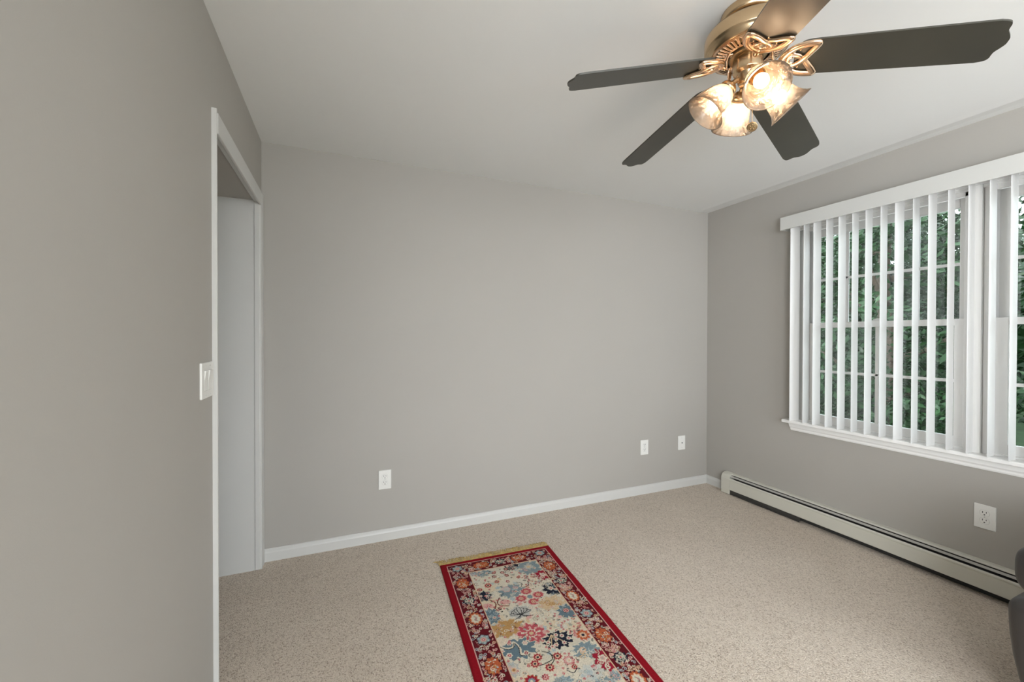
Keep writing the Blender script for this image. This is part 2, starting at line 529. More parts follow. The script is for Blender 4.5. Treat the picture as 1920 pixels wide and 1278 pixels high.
# mullion panel between the windows, side and head casing
bm = bmesh.new()
box(bm, W - 0.006, W + 0.115, 1.5 - 0.4385, 0.595 + 0.4385, WZ0 + 0.02, 2.113, bevel=0.001)
box(bm, W - 0.012, W + 0.0, WY1 - 0.008, WY1 + 0.030, 0.716, 2.14, bevel=0.002)
box(bm, W - 0.012, W + 0.0, WY0 - 0.030, WY0 + 0.008, 0.716, 2.14, bevel=0.002)
box(bm, W - 0.012, W + 0.0, WY0, WY1, 2.106, 2.14, bevel=0.002)
box(bm, W - 0.0, W + 0.02, WY0, WY1, 2.09, 2.115, bevel=0.002)
struct(obj('trim_1', bm, M['sill']), 'white flat post and casing between and around the windows', 'window trim')
# stool and apron
bm = bmesh.new()
box(bm, W - 0.062, W + 0.03, 0.06, 2.036, 0.694, 0.716, bevel=0.004)
struct(obj('trim_2', bm, M['sill']), 'white window sill shelf', 'window sill')
bm = bmesh.new()
vs = []
pr = [(0, 0.637), (0.011, 0.637), (0.014, 0.645), (0.013, 0.655), (0.019, 0.664), (0.019, 0.690), (0.023, 0.694), (0, 0.694)]
prism(bm, [(W - u, v) for u, v in pr], 'y', 0.085, 2.012)
for v in bm.verts:
    if v.co.y > 1 and v.co.z < 0.68: v.co.y -= (0.694 - v.co.z) * 0.25
struct(obj('trim_3', bm, M['sill']), 'white moulded apron under the window sill', 'window trim')

# ------------------------------------------------------------------ vertical blind
blind = empty('vertical_blind', (W, 1.05, 2.1))
tag(blind, 'white vertical blind with open slats and flat valance over the windows', 'blind')
binv = Matrix.Translation(-Vector(blind.location))
def bch(n, bmx, mt, smooth=False):
    o = obj(n, bmx, mt, blind, smooth); o.matrix_parent_inverse = binv; return o
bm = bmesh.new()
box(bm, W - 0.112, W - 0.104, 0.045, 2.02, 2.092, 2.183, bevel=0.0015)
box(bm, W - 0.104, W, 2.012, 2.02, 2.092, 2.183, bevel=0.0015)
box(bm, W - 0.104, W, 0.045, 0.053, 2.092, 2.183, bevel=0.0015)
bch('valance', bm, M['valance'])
bm = bmesh.new()
box(bm, W - 0.085, W - 0.030, 0.07, 1.995, 2.128, 2.160, bevel=0.002)
box(bm, W - 0.066, W - 0.048, 0.08, 1.985, 2.120, 2.128)
bch('headrail', bm, M['vinyl'])
SX = W - 0.058
spec = [(1.946, .067), (1.868, .039), (1.798, .050), (1.721, .043), (1.647, .043), (1.573, .035), (1.501, .036), (1.425, .034),
        (1.351, .043), (1.276, .028), (1.206, .035), (1.130, .027), (1.054, .024), (.978, .024), (.907, .023)]
k = 0.833
while k > 0.1:
    spec.append((k, .024)); k -= 0.074
for i, (yc, app) in enumerate(spec):
    mm_ = yc / 3.0
    wsl = 0.086
    # app = wsl*|c - m s| , slat turned away from the wall
    best = min(np.linspace(math.radians(60), math.radians(140), 400), key=lambda t: abs(wsl * (mm_ * math.sin(t) - math.cos(t)) - app))
    dx, dy = math.sin(best), math.cos(best)
    bm = bmesh.new()
    n = 8; z0 = 0.7175 if i else 0.7175; z1 = 2.118
    curve = 0.004
    ring = []
    for side in (1, -1):
        rng_ = range(n + 1) if side == 1 else range(n, -1, -1)
        for q in rng_:
            s_ = (q / n - 0.5)
            off = curve * (1 - (2 * s_) ** 2) + side * 0.0006
            ring.append((SX + dx * s_ * wsl - dy * off, yc + dy * s_ * wsl + dx * off))
    prism(bm, ring, 'z', z0, z1)
    bch('slat', bm, M['slat'])
    bm = bmesh.new()
    box(bm, SX - 0.004, SX + 0.004, yc - 0.003, yc + 0.003, 2.112, 2.124)
    bch('slat_clip', bm, M['vinyl'])


# ------------------------------------------------------------------ baseboard heater
ht = empty('baseboard_heater', (W, 1.0, 0))
tag(ht, 'long low cream hydronic baseboard heater with dark top slots under the window', 'heater')
hinv = Matrix.Translation(-Vector(ht.location))
def hch(n, bmx, mt, smooth=False):
    o = obj(n, bmx, mt, ht, smooth); o.matrix_parent_inverse = hinv; return o
HY0, HY1 = -1.2, 2.547
bm = bmesh.new()
prism(bm, [(W - u, v) for u, v in [(0, 0.004), (0, 0.172), (0.030, 0.170), (0.050, 0.160), (0.060, 0.148), (0.0665, 0.128), (0.0665, 0.004)]], 'y', 2.470, HY1)
hch('end_cap', bm, M['heater'])
bm = bmesh.new()   # back plate and curled top
prism(bm, [(W - u, v) for u, v in [(0, 0.01), (0, 0.170), (0.028, 0.168), (0.0375, 0.162), (0.0365, 0.160), (0.027, 0.1655), (0.004, 0.167), (0.004, 0.01)]], 'y', HY0, 2.470)
hch('back_panel', bm, M['heater'])
bm = bmesh.new()
prism(bm, [(W - u, v) for u, v in [(0.0455, 0.1575), (0.0535, 0.147), (0.052, 0.146), (0.044, 0.1565)]], 'y', HY0, 2.470)
hch('damper', bm, M['heater_louver'])
bm = bmesh.new()
prism(bm, [(W - u, v) for u, v in [(0.0605, 0.1365), (0.065, 0.129), (0.065, 0.122), (0.0635, 0.119), (0.0635, 0.043), (0.060, 0.040), (0.058, 0.043), (0.061, 0.046), (0.061, 0.119), (0.058, 0.134)]], 'y', HY0, 2.470)
hch('front_panel', bm, M['heater'])
bm = bmesh.new()
box(bm, W - 0.055, W - 0.01, HY0, 2.465, 0.05, 0.125)
box(bm, W - 0.012, W - 0.006, HY0, 2.468, 0.0, 0.16)
hch('element', bm, M['heater_dark'])
bm = bmesh.new()
box(bm, W - 0.0625, W - 0.0595, 1.9, 2.465, 0.005, 0.011)
box(bm, W - 0.058, W - 0.050, 1.9, 2.465, 0.011, 0.043)
hch('lower_rail', bm, M['heater_dark'])

# ------------------------------------------------------------------ outlets and switch
def ellipse_pts(cx, cz, rx, rz, flat, n=24):
    p = []
    for i in range(n):
        a = 2 * math.pi * i / n
        p.append((cx + rx * math.cos(a), cz + max(-flat, min(flat, rz * math.sin(a)))))
    return p


def duplex(loc, rz, label, group='wall outlets', blank=False):
    """built facing -y, plate back at y=0, centred on loc"""
    t = empty('duplex_outlet' if not blank else 'cable_wall_plate', loc, rz)
    bm = bmesh.new(); box(bm, -0.0395, 0.0395, -0.006, 0.001, -0.0615, 0.0615, bevel=0.0028)
    obj('cover_plate', bm, M['plate'], t)
    if not blank:
        for s in (1, -1):
            bm = bmesh.new(); prism(bm, ellipse_pts(0, s * 0.0195, 0.0172, 0.0172, 0.0145), 'y', -0.0078, -0.004)
            r = obj('receptacle', bm, M['plate'], t)
            bm = bmesh.new()
            z = s * 0.0195
            box(bm, -0.0078, -0.0054, -0.0084, -0.0070, z + 0.0005, z + 0.0095)
            box(bm, 0.0054, 0.0078, -0.0084, -0.0070, z + 0.0015, z + 0.0088)
            prism(bm, ellipse_pts(0, z - 0.0075, 0.0029, 0.0029, 0.0026, 12), 'y', -0.0084, -0.0070)
            obj('slots', bm, M['dark'], r)
            bm = bmesh.new()
            pts = ellipse_pts(0, z, 0.0186, 0.0186, 0.0159)
            inn = ellipse_pts(0, z, 0.0176, 0.0176, 0.0149)
            for i in range(len(pts)):
                j = (i + 1) % len(pts)
                v = [bm.verts.new((pts[i][0], -0.00625, pts[i][1])), bm.verts.new((pts[j][0], -0.00625, pts[j][1])),
                     bm.verts.new((inn[j][0], -0.00625, inn[j][1])), bm.verts.new((inn[i][0], -0.00625, inn[i][1]))]
                bm.faces.new(v)
            obj('gasket', bm, M['screw'], r)
        bm = bmesh.new(); prism(bm, ellipse_pts(0, 0, 0.0028, 0.0028, 0.0028, 12), 'y', -0.0072, -0.005)
        obj('screw', bm, M['screw'], t)
    else:
        bm = bmesh.new(); prism(bm, ellipse_pts(0, 0, 0.0062, 0.0062, 0.0062, 20), 'y', -0.012, -0.005)
        c = obj('cable_jack', bm, M['screw'], t)
        bm = bmesh.new(); prism(bm, ellipse_pts(0, 0, 0.0042, 0.0042, 0.0042, 16), 'y', -0.0126, -0.011)
        obj('jack_hole', bm, M['dark'], c)
        for s in (1, -1):
            bm = bmesh.new(); prism(bm, ellipse_pts(0, s * 0.042, 0.0028, 0.0028, 0.0028, 12), 'y', -0.0072, -0.005)
            obj('screw', bm, M['screw'], t)
    tag(t, label, 'outlet' if not blank else 'wall plate', group)
    return t


duplex((0.6845, YB, 0.393), 0, 'white duplex outlet plate on the far wall above the rug end, on its own')
duplex((2.7785, YB, 0.391), 0, 'white duplex outlet plate on the far wall beside the blank plate with one hole')
duplex((3.1865, YB, 0.391), 0, 'white wall plate with one round cable jack, nearest the room corner', group='wall outlets', blank=True)
duplex((W, 1.0135, 0.393), math.radians(-90), 'white duplex outlet plate between the window sill and the heater')

# light switch, two rockers
sw = empty('light_switch', (0, 1.693, 1.164))
tag(sw, 'white double rocker switch plate beside the doorway casing', 'light switch')
bm = bmesh.new(); box(bm, -0.001, 0.006, -0.068, 0.068, -0.0605, 0.0605, bevel=0.0028)
obj('cover_plate', bm, M['plate'], sw)
for yy in (-0.023, 0.023):
    bm = bmesh.new()
    prism(bm, [(0.004, -0.033), (0.0065, -0.033), (0.0068, -0.031), (0.0062, -0.002), (0.0105, 0.031), (0.0095, 0.033), (0.004, 0.033)], 'y', yy - 0.0158, yy + 0.0158)
    # prism 'y' takes (x, z)
    r = obj('rocker', bm, M['plate'], sw)
    bm = bmesh.new()
    for (a, b_, c, d_) in ((-0.0172, -0.0160, -0.0345, 0.0345), (0.0160, 0.0172, -0.0345, 0.0345)):
        box(bm, 0.0058, 0.0063, yy + a, yy + b_, c, d_)
    for zz in (-0.0345, 0.0334):
        box(bm, 0.0058, 0.0063, yy - 0.0172, yy + 0.0172, zz, zz + 0.0011)
    obj('rocker_gap', bm, M['screw'], r)
    for zz in (-0.0485, 0.0485):
        bm = bmesh.new(); lathe(bm, [(0, 0.0075), (0.0022, 0.0072), (0.003, 0.006), (0.003, 0.004)], 12, Matrix.Translation((0, yy, zz)) @ Matrix.Rotation(math.radians(90), 4, 'Y'))
        obj('screw', bm, M['screw'], sw)


# ------------------------------------------------------------------ ceiling fan
FZ = H
fan = empty('ceiling_fan', (FX, FY, FZ))
tag(fan, 'antique brass ceiling fan with five dark blades and four lit glass shades', 'ceiling fan')
def fch(n, bmx, mt, smooth=True, par=None):
    o = obj(n, bmx, mt, par or fan, smooth)
    return o
def z_(z): return z - FZ
# canopy plate against the ceiling
bm = bmesh.new()
lathe(bm, [(0, 0), (0.0835, 0), (0.0855, -0.003), (0.0855, -0.020), (0.0835, -0.027), (0.078, -0.0315), (0.070, -0.033), (0.066, -0.031)], 64)
fch('canopy', bm, M['brass'])
bm = bmesh.new()
lathe(bm, [(0.067, -0.030), (0.067, -0.070), (0.05, -0.074)], 64)
nk = fch('neck', bm, M['brass_dark'])
bm = bmesh.new()
for i in range(48):
    a = 2 * math.pi * i / 48
    tube(bm, [(0.0675 * math.cos(a), 0.0675 * math.sin(a), -0.036), (0.0675 * math.cos(a), 0.0675 * math.sin(a), -0.062)], 0.0020, 6)
fch('vent_slots', bm, M['dark'], par=nk)
# motor housing
bm = bmesh.new()
lathe(bm, [(0.050, -0.068), (0.100, -0.068), (0.122, -0.070), (0.131, -0.072), (0.1345, -0.0745), (0.1325, -0.0755), (0.1360, -0.0775), (0.1372, -0.081),
           (0.1372, -0.116), (0.1362, -0.119), (0.1330, -0.121), (0.1305, -0.127), (0.1255, -0.138), (0.1200, -0.1430), (0.1160, -0.1440), (0.1155, -0.142)], 96)
fch('motor_housing', bm, M['brass'])
# vent ring with radial slots on the underside
bm = bmesh.new()
R0, R1 = 0.0700, 0.1165
zr0, zr1 = -0.1535, -0.1440
def ring_pt(r, a, dz=0):
    t = (r - R0) / (R1 - R0)
    return (r * math.cos(a), r * math.sin(a), zr0 + (zr1 - zr0) * t + dz)
NS = 45
def quadv(bm, ps):
    bm.faces.new([bm.verts.new(p) for p in ps])
for i in range(NS):
    a0 = 2 * math.pi * i / NS; a1 = 2 * math.pi * (i + 0.42) / NS; a2 = 2 * math.pi * (i + 1) / NS
    quadv(bm, [ring_pt(R0 + 0.006, a0), ring_pt(R1 - 0.007, a0), ring_pt(R1 - 0.007, a1), ring_pt(R0 + 0.006, a1)])
    for (ra, rb) in ((R0, R0 + 0.006), (R1 - 0.007, R1)):
        quadv(bm, [ring_pt(ra, a0), ring_pt(rb, a0), ring_pt(rb, a1), ring_pt(ra, a1)])
        quadv(bm, [ring_pt(ra, a1), ring_pt(rb, a1), ring_pt(rb, a2), ring_pt(ra, a2)])
bmesh.ops.remove_doubles(bm, verts=bm.verts, dist=1e-5)
ex = bmesh.ops.extrude_face_region(bm, geom=bm.faces[:])
bmesh.ops.translate(bm, vec=(0, 0, 0.004), verts=[v for v in ex['geom'] if isinstance(v, bmesh.types.BMVert)])
vr = fch('vent_ring', bm, M['rosebrass'], smooth=False)
bm = bmesh.new()
for i in range(NS):
    a = 2 * math.pi * (i + 0.71) / NS
    hwid = 0.29 * 2 * math.pi / NS
    loop = []
    for (r, s) in ((R0 + 0.0065, -0.5), (R0 + 0.009, -1), (R1 - 0.012, -1), (R1 - 0.0085, -0.6), (R1 - 0.0085, 0.6), (R1 - 0.012, 1), (R0 + 0.009, 1), (R0 + 0.0065, 0.5)):
        loop.append(ring_pt(r, a + s * hwid, -0.0005))
    tube(bm, loop, 0.0010, 5, closed=True)
fch('slot_rims', bm, M['rosebrass'], par=vr)
bm = bmesh.new()
lathe(bm, [(0.0, -0.130), (0.114, -0.130), (0.114, -0.132), (0.0, -0.132)], 64)
fch('motor_inside', bm, M['brass_dark'])
# rotor hub (stepped) and switch housing
bm = bmesh.new()
lathe(bm, [(0.060, -0.131), (0.060, -0.156), (0.057, -0.159), (0.045, -0.160), (0.0, -0.160)], 48)
fch('rotor_hub', bm, M['brass_dark'])
bm = bmesh.new()
lathe(bm, [(0.041, -0.156), (0.0445, -0.160), (0.0460, -0.164), (0.0460, -0.204), (0.0445, -0.208), (0.036, -0.211), (0.0325, -0.216), (0.0315, -0.238), (0.029, -0.246), (0.024, -0.2515), (0.0, -0.2535)], 64)
fch('switch_housing', bm, M['brass'])
bm = bmesh.new()
lathe(bm, [(0.0, -0.252), (0.008, -0.253), (0.008, -0.257), (0.005, -0.260), (0, -0.262)], 24)
fch('finial', bm, M['brass'])

# blades : per-blade angle / pitch / droop measured from the picture
PH, RR, HWD, INS, PI0, DR0 = -3.431, 0.6335, 0.0695, 0.0245, -0.2115, 0.1635
per = [(0.45, .35, -1.28), (1.99, 1.155, -1.67), (.34, 3.095, -1.765), (-1.605, 1.935, 3.83), (-1.18, 2.83, .88)]
APZ = 2.2675
for kb, (dp, dd, da) in enumerate(per):
    a = PH - kb * 2 * math.pi / 5 + math.radians(da)
    pi_ = PI0 + math.radians(dp); dr = DR0 + math.radians(dd)
    er = Vector((math.cos(a), math.sin(a), -math.tan(dr)))
    et = -Vector((-math.sin(a) * math.cos(pi_), math.cos(a) * math.cos(pi_), math.sin(pi_)))
    nrm = er.cross(et).normalized()
    if nrm.z < 0: nrm = -nrm
    def bp(r, t, h=0):
        return Vector((0, 0, APZ - FZ)) + er * r + et * t + nrm * h
    # outline (r, t): rounded root, long sides, ogee tip with a central bulge
    tipc = [(RR - 0.062, 1.0), (RR - 0.038, 0.985), (RR - 0.022, 0.92), (RR - 0.016, 0.80), (RR - 0.0155, 0.66), (RR - 0.014, 0.5), (RR - 0.007, 0.33), (RR - 0.001, 0.16), (RR, 0.0)]
    root = [(0.134, 0.0), (0.135, 0.3), (0.139, 0.62), (0.152, 0.86), (0.175, 0.955), (0.25, 0.975), (0.40, 0.99)]
    half = root + tipc
    full = half + [(r, -t) for r, t in half[::-1][1:-1]]
    sm = catmull([(r, t * HWD, 0) for r, t in full], 3, closed=True)
    bm = bmesh.new()
    lo = [bm.verts.new(bp(p.x, p.y, 0)) for p in sm]
    hi = [bm.verts.new(bp(p.x, p.y, 0.0055)) for p in sm]
    bm.faces.new(lo); bm.faces.new(hi[::-1])
    n = len(sm)
    for i in range(n):
        bm.faces.new((lo[i], lo[(i + 1) % n], hi[(i + 1) % n], hi[i]))
    fch('blade', bm, M['blade'], smooth=False)
    # blade iron: two interlaced leaf loops in front of the blade root
    bm = bmesh.new()
    h = -0.0055
    for s in (1, -1):
        path = [(0.108, 0.002 * s, h), (0.117, 0.018 * s, h), (0.133, 0.037 * s, h), (0.156, 0.051 * s, h), (0.182, 0.058 * s, h), (0.205, 0.060 * s, h),
                (0.2175, 0.0575 * s, h), (0.211, 0.043 * s, h), (0.199, 0.026 * s, h), (0.186, 0.010 * s, h - 0.002 * s), (0.175, -0.003 * s, h - 0.002 * s), (0.160, -0.016 * s, h), (0.145, -0.021 * s, h),
                (0.133, -0.015 * s, h), (0.129, -0.003 * s, h), (0.133, 0.008 * s, h), (0.143, 0.013 * s, h)]
        path = [(0.098 + (r_ - 0.108) * 0.877, t_, h_) for r_, t_, h_ in path]
        pts = catmull(path, 5)
        rad = []
        for i in range(len(pts)):
            u = i / (len(pts) - 1)
            rad.append(0.0108 * (1 - 0.45 * min(1, max(0, (u - 0.45) / 0.5))))
        tube(bm, [bp(p.x, p.y, p.z) for p in pts], rad, 10, flat=0.62, upv=nrm)
    iron = fch('blade_iron', bm, M['rosebrass'])
    # arm from the rotor hub to the loops
    bm = bmesh.new()
    A0 = Vector((math.cos(a) * 0.054, math.sin(a) * 0.054, -0.152))
    pts = catmull([A0, A0 + Vector((math.cos(a) * 0.018, math.sin(a) * 0.018, -0.006)), bp(0.080, 0, -0.012), bp(0.096, 0, -0.008), bp(0.108, 0, -0.006)], 4)
    tube(bm, pts, [0.011 - 0.004 * math.sin(math.pi * i / (len(pts) - 1)) for i in range(len(pts))], 10, flat=0.5, upv=(0, 0, 1))
    fch('iron_arm', bm, M['rosebrass'], par=iron)
    for (r, t) in ((0.148, 0.034), (0.148, -0.034), (0.174, 0.0)):
        bm = bmesh.new()
        bmesh.ops.create_uvsphere(bm, u_segments=10, v_segments=6, radius=0.0034)
        bmesh.ops.translate(bm, vec=bp(r, t, -0.0003), verts=bm.verts)
        fch('screw', bm, M['brass'], par=iron)

# light kit: four arms, fitters, bell shades, bulbs
def axis_matrix(origin, direction):
    q = Vector(direction).normalized().to_track_quat('Z', 'Y')
    return Matrix.Translation(origin) @ q.to_matrix().to_4x4()

for kl, adeg in enumerate((150, 60, -30, -120)):
    a = math.radians(adeg)
    o = Vector((math.cos(a), math.sin(a), 0))
    neck = o * 0.053 + Vector((0, 0, z_(2.194)))
    ax = (o * 0.087 + Vector((0, 0, -0.094))).normalized()
    mx = axis_matrix(neck, ax)
    bm = bmesh.new()
    pts = catmull([o * 0.022 + Vector((0, 0, z_(2.207))), o * 0.036 + Vector((0, 0, z_(2.208))), neck - ax * 0.004, neck + ax * 0.006], 5)
    tube(bm, pts, 0.0085, 12)
    arm = fch('light_arm', bm, M['brass'])
    bm = bmesh.new()
    lathe(bm, [(0.0, -0.004), (0.014, -0.003), (0.020, 0.002), (0.0275, 0.010), (0.0295, 0.016), (0.0295, 0.028), (0.0275, 0.028), (0.027, 0.016), (0.0, 0.010)], 40, mx)
    fit = fch('fitter', bm, M['brass'], par=arm)
    # bell shade
    outer = [(0.0255, 0.014), (0.0262, 0.024), (0.0330, 0.031), (0.0415, 0.044), (0.0455, 0.058), (0.0478, 0.074), (0.0505, 0.090), (0.0555, 0.106), (0.0635, 0.119), (0.0705, 0.1265)]
    inner = [(r - 0.0026, z - 0.0004) for r, z in outer[::-1]]
    bm = bmesh.new()
    lathe(bm, outer + [(0.0712, 0.1278)] + inner, 56, mx)
    fch('glass_shade', bm, M['shade'], par=arm)
    bm = bmesh.new()
    lathe(bm, [(0.0, 0.010), (0.0125, 0.012), (0.0125, 0.040), (0.011, 0.043), (0, 0.044)], 24, mx)
    sk = fch('socket', bm, M['brass'], par=arm)
    bm = bmesh.new()
    lathe(bm, [(0.0, 0.040), (0.011, 0.042), (0.014, 0.050), (0.0205, 0.062), (0.0225, 0.072), (0.0205, 0.083), (0.014, 0.0915), (0.006, 0.0955), (0.0, 0.0962)], 32, mx)
    fch('bulb', bm, M['bulb'], par=arm)

# pull chain with round pendant
bm = bmesh.new()
cx, cy = -0.0, -0.0
p0 = Vector((-0.010, -0.026, 0))
for i in range(44):
    tmp = bmesh.new(); bmesh.ops.create_icosphere(tmp, subdivisions=1, radius=0.0016)
    bmesh.ops.translate(tmp, vec=(p0.x, p0.y, z_(2.200) - i * 0.0036), verts=tmp.verts); merge(bm, tmp)
ch = fch('pull_chain', bm, M['chain'])
bm = bmesh.new()
mx = axis_matrix(Vector((p0.x, p0.y, z_(2.030))), (-0.75, -0.40, -0.75))
lathe(bm, [(0, 0.003), (0.012, 0.003), (0.0155, 0.002), (0.0165, 0), (0.0155, -0.002), (0.012, -0.003), (0, -0.003)], 32, mx)
pd = fch('pendant', bm, M['chain'], par=ch)
bm = bmesh.new()
for s in (1, -1):
    lathe(bm, [(0.0125, 0.0022 * s), (0.0140, 0.0036 * s), (0.0155, 0.0022 * s)], 32, mx)
    for i in range(5):
        aa = 2 * math.pi * i / 5
        tmp = bmesh.new(); bmesh.ops.create_icosphere(tmp, subdivisions=1, radius=0.0034)
        bmesh.ops.transform(tmp, matrix=mx @ Matrix.Translation((0.007 * math.cos(aa), 0.007 * math.sin(aa), 0.0028 * s)), verts=tmp.verts); merge(bm, tmp)
fch('pendant_relief', bm, M['brass_dark'], par=pd)


# ------------------------------------------------------------------ rug
RO = Vector((0.946, 2.32)); RU = Vector((0.998, -0.047)); RV = Vector((-0.064, -0.998))
RWD, RLN, RTH = 0.682, 1.78, 0.008
NU, NV_ = 301, 784
us = np.linspace(0, RWD, NU); vs_ = np.linspace(0, RLN, NV_)
Ug, Vg = np.meshgrid(us, vs_)                     # rows = v
img = np.zeros((NV_, NU, 3))

C_RED = (0.235, 0.003, 0.010); C_MAR = (0.105, 0.005, 0.010); C_CRM = (0.60, 0.54, 0.43); C_PCR = (0.60, 0.40, 0.27)
C_NAVY = (0.012, 0.014, 0.028); C_BLU = (0.19, 0.245, 0.265); C_SBL = (0.115, 0.165, 0.195); C_ORG = (0.42, 0.095, 0.035)
C_GLD = (0.42, 0.24, 0.09); C_ROSE = (0.42, 0.075, 0.09); C_PNK = (0.58, 0.33, 0.29); C_TAN = (0.55, 0.40, 0.25)
C_LAV = (0.42, 0.41, 0.38); C_BLK = (0.02, 0.02, 0.022); C_BRN = (0.16, 0.045, 0.03); C_GRY = (0.33, 0.32, 0.27); C_CRI = (0.28, 0.012, 0.03)
C_LBL = (0.36, 0.42, 0.43); C_DKR = (0.07, 0.006, 0.012)


def paint(mask, c):
    img[mask] = c


def blob(u, v, ru, rv, c, jag=0.16, n=9, seed=0, ring=None, rot=0.0, rw=0.18):
    du, dv = Ug - u, Vg - v
    sel = (abs(du) < 1.6 * max(ru, rv)) & (abs(dv) < 1.6 * max(ru, rv))
    cr_, sr_ = math.cos(rot), math.sin(rot)
    x = (du * cr_ + dv * sr_) / ru; y = (-du * sr_ + dv * cr_) / rv
    rr = np.hypot(x, y); th = np.arctan2(y, x)
    b = 1 + jag * np.sin(n * th + seed) + 0.5 * jag * np.sin((2 * n + 3) * th + 2.1 * seed)
    if ring is not None:
        paint(sel & (rr < b * (1 + rw)), ring)
    paint(sel & (rr < b), c)


def flower(u, v, r, c_out, c_in, c_mid, n=8, outline=None, ph=0.0):
    if outline is not None: blob(u, v, r * 1.18, r * 1.18, outline, 0.13, n, ph)
    blob(u, v, r, r, c_out, 0.14, n, ph)
    blob(u, v, r * 0.58, r * 0.58, c_in, 0.12, n, ph + 1)
    blob(u, v, r * 0.26, r * 0.26, c_mid, 0.0, 5)


def line(pts, wd, c, sub=6):
    P = catmull([(a, b, 0) for a, b in pts], sub)
    for p, q in zip(P[:-1], P[1:]):
        lo_u, hi_u = min(p.x, q.x) - 2 * wd, max(p.x, q.x) + 2 * wd
        lo_v, hi_v = min(p.y, q.y) - 2 * wd, max(p.y, q.y) + 2 * wd
        i0, i1 = np.searchsorted(us, [lo_u, hi_u]); j0, j1 = np.searchsorted(vs_, [lo_v, hi_v])
        if i1 <= i0 or j1 <= j0: continue
        uu = Ug[j0:j1, i0:i1]; vv = Vg[j0:j1, i0:i1]
        d_ = np.array([q.x - p.x, q.y - p.y]); L = (d_ @ d_) or 1e-12
        t = np.clip(((uu - p.x) * d_[0] + (vv - p.y) * d_[1]) / L, 0, 1)
        dist = np.hypot(uu - p.x - t * d_[0], vv - p.y - t * d_[1])
        img[j0:j1, i0:i1][dist < wd] = c


# ---- ground colours
img[:] = C_RED
bu0, bu1, bv0, bv1 = 0.034, 0.646, 0.028, RLN - 0.028
fu0, fu1, fv0, fv1 = 0.139, 0.543, 0.128, RLN - 0.128
paint((Ug > bu0) & (Ug < bu1) & (Vg > bv0) & (Vg < bv1), C_PNK)
paint((Ug > bu0 + .004) & (Ug < bu1 - .004) & (Vg > bv0 + .004) & (Vg < bv1 - .004), C_DKR)
paint((Ug > bu0 + .008) & (Ug < bu1 - .008) & (Vg > bv0 + .008) & (Vg < bv1 - .008), C_MAR)
rl = np.random.default_rng(5)
R_ = random.Random(3)


def squiggle(u, v, s, c, wd=0.0014, rot=None):
    rot = R_.uniform(0, 6.28) if rot is None else rot
    pts = []
    turn = R_.choice((1, -1))
    x, y, a = 0.0, 0.0, rot
    for i in range(7):
        pts.append((u + x, v + y)); x += s * 0.3 * math.cos(a); y += s * 0.3 * math.sin(a)
        a += turn * (0.5 + 0.28 * i)
    line(pts, wd, c, 3)


# border fill: small curls and buds
def border_fill(u0, u1, v0, v1, n):
    for i in range(n):
        u = R_.uniform(u0, u1); v = R_.uniform(v0, v1); q = R_.random()
        if q < 0.50: squiggle(u, v, 0.024, R_.choice((C_PNK, C_CRM, C_TAN, C_PNK)), 0.0016)
        elif q < 0.78: flower(u, v, R_.uniform(0.006, 0.0095), R_.choice((C_PNK, C_TAN, C_CRM)), C_CRI, C_PNK, 5, ph=R_.random() * 6)
        elif q < 0.9: squiggle(u, v, 0.02, C_LBL, 0.0015)
        else: blob(u, v, 0.006, 0.004, C_GRY, 0.2, 4, i, rot=R_.random() * 3)
mg = 0.016
border_fill(bu0 + mg, fu0 - mg * .7, bv0 + mg, bv1 - mg, 620)
border_fill(fu1 + mg * .7, bu1 - mg, bv0 + mg, bv1 - mg, 620)
border_fill(fu0, fu1, bv0 + mg, fv0 - mg * .7, 120)
border_fill(fu0, fu1, fv1 + mg * .7, bv1 - mg, 80)


def m_blue(u, v):
    blob(u, v, 0.034, 0.034, C_DKR, 0.10, 6, 0)
    for k in range(6):
        a = k * math.pi / 3 + 0.5
        blob(u + 0.019 * math.cos(a), v + 0.019 * math.sin(a), 0.0105, 0.0105, C_BLU, 0.05, 5, k)
        blob(u + 0.021 * math.cos(a), v + 0.021 * math.sin(a), 0.0045, 0.0045, C_LBL, 0.0, 5, k)
    blob(u, v, 0.017, 0.017, C_GRY, 0.12, 6, 1); flower(u, v, 0.012, C_PNK, C_ROSE, C_CRM, 6)


def m_orange(u, v, hor):
    a, b_ = (0.045, 0.030) if hor else (0.032, 0.043)
    blob(u, v, a * 1.12, b_ * 1.12, C_DKR, 0.07, 8, 1)
    blob(u, v, a, b_, C_ORG, 0.09, 10, 2)
    for k in range(34):
        t = R_.uniform(0, 6.28); q = math.sqrt(R_.random()) * 0.82
        uu, vv = u + a * q * math.cos(t), v + b_ * q * math.sin(t)
        blob(uu, vv, R_.uniform(.0022, .0052), R_.uniform(.002, .004), R_.choice((C_GLD, C_TAN, C_CRM, C_BRN, C_LBL, C_ORG, C_GLD)), 0.3, 4, k, rot=t)
    squiggle(u, v, 0.03, C_CRM, 0.0016)


def m_rosette(u, v):
    blob(u, v, 0.030, 0.026, C_NAVY, 0.12, 9, 0)
    blob(u, v, 0.022, 0.019, C_GRY, 0.12, 9, 1); blob(u, v, 0.016, 0.013, C_BLK, 0.1, 7, 1)
    blob(u, v, 0.011, 0.009, C_CRM, 0.15, 6, 1); blob(u, v, 0.005, 0.005, C_ROSE, 0, 5)
    for k in range(8):
        squiggle(u + .02 * math.cos(k), v + .02 * math.sin(k), .012, C_CRM, .0012)


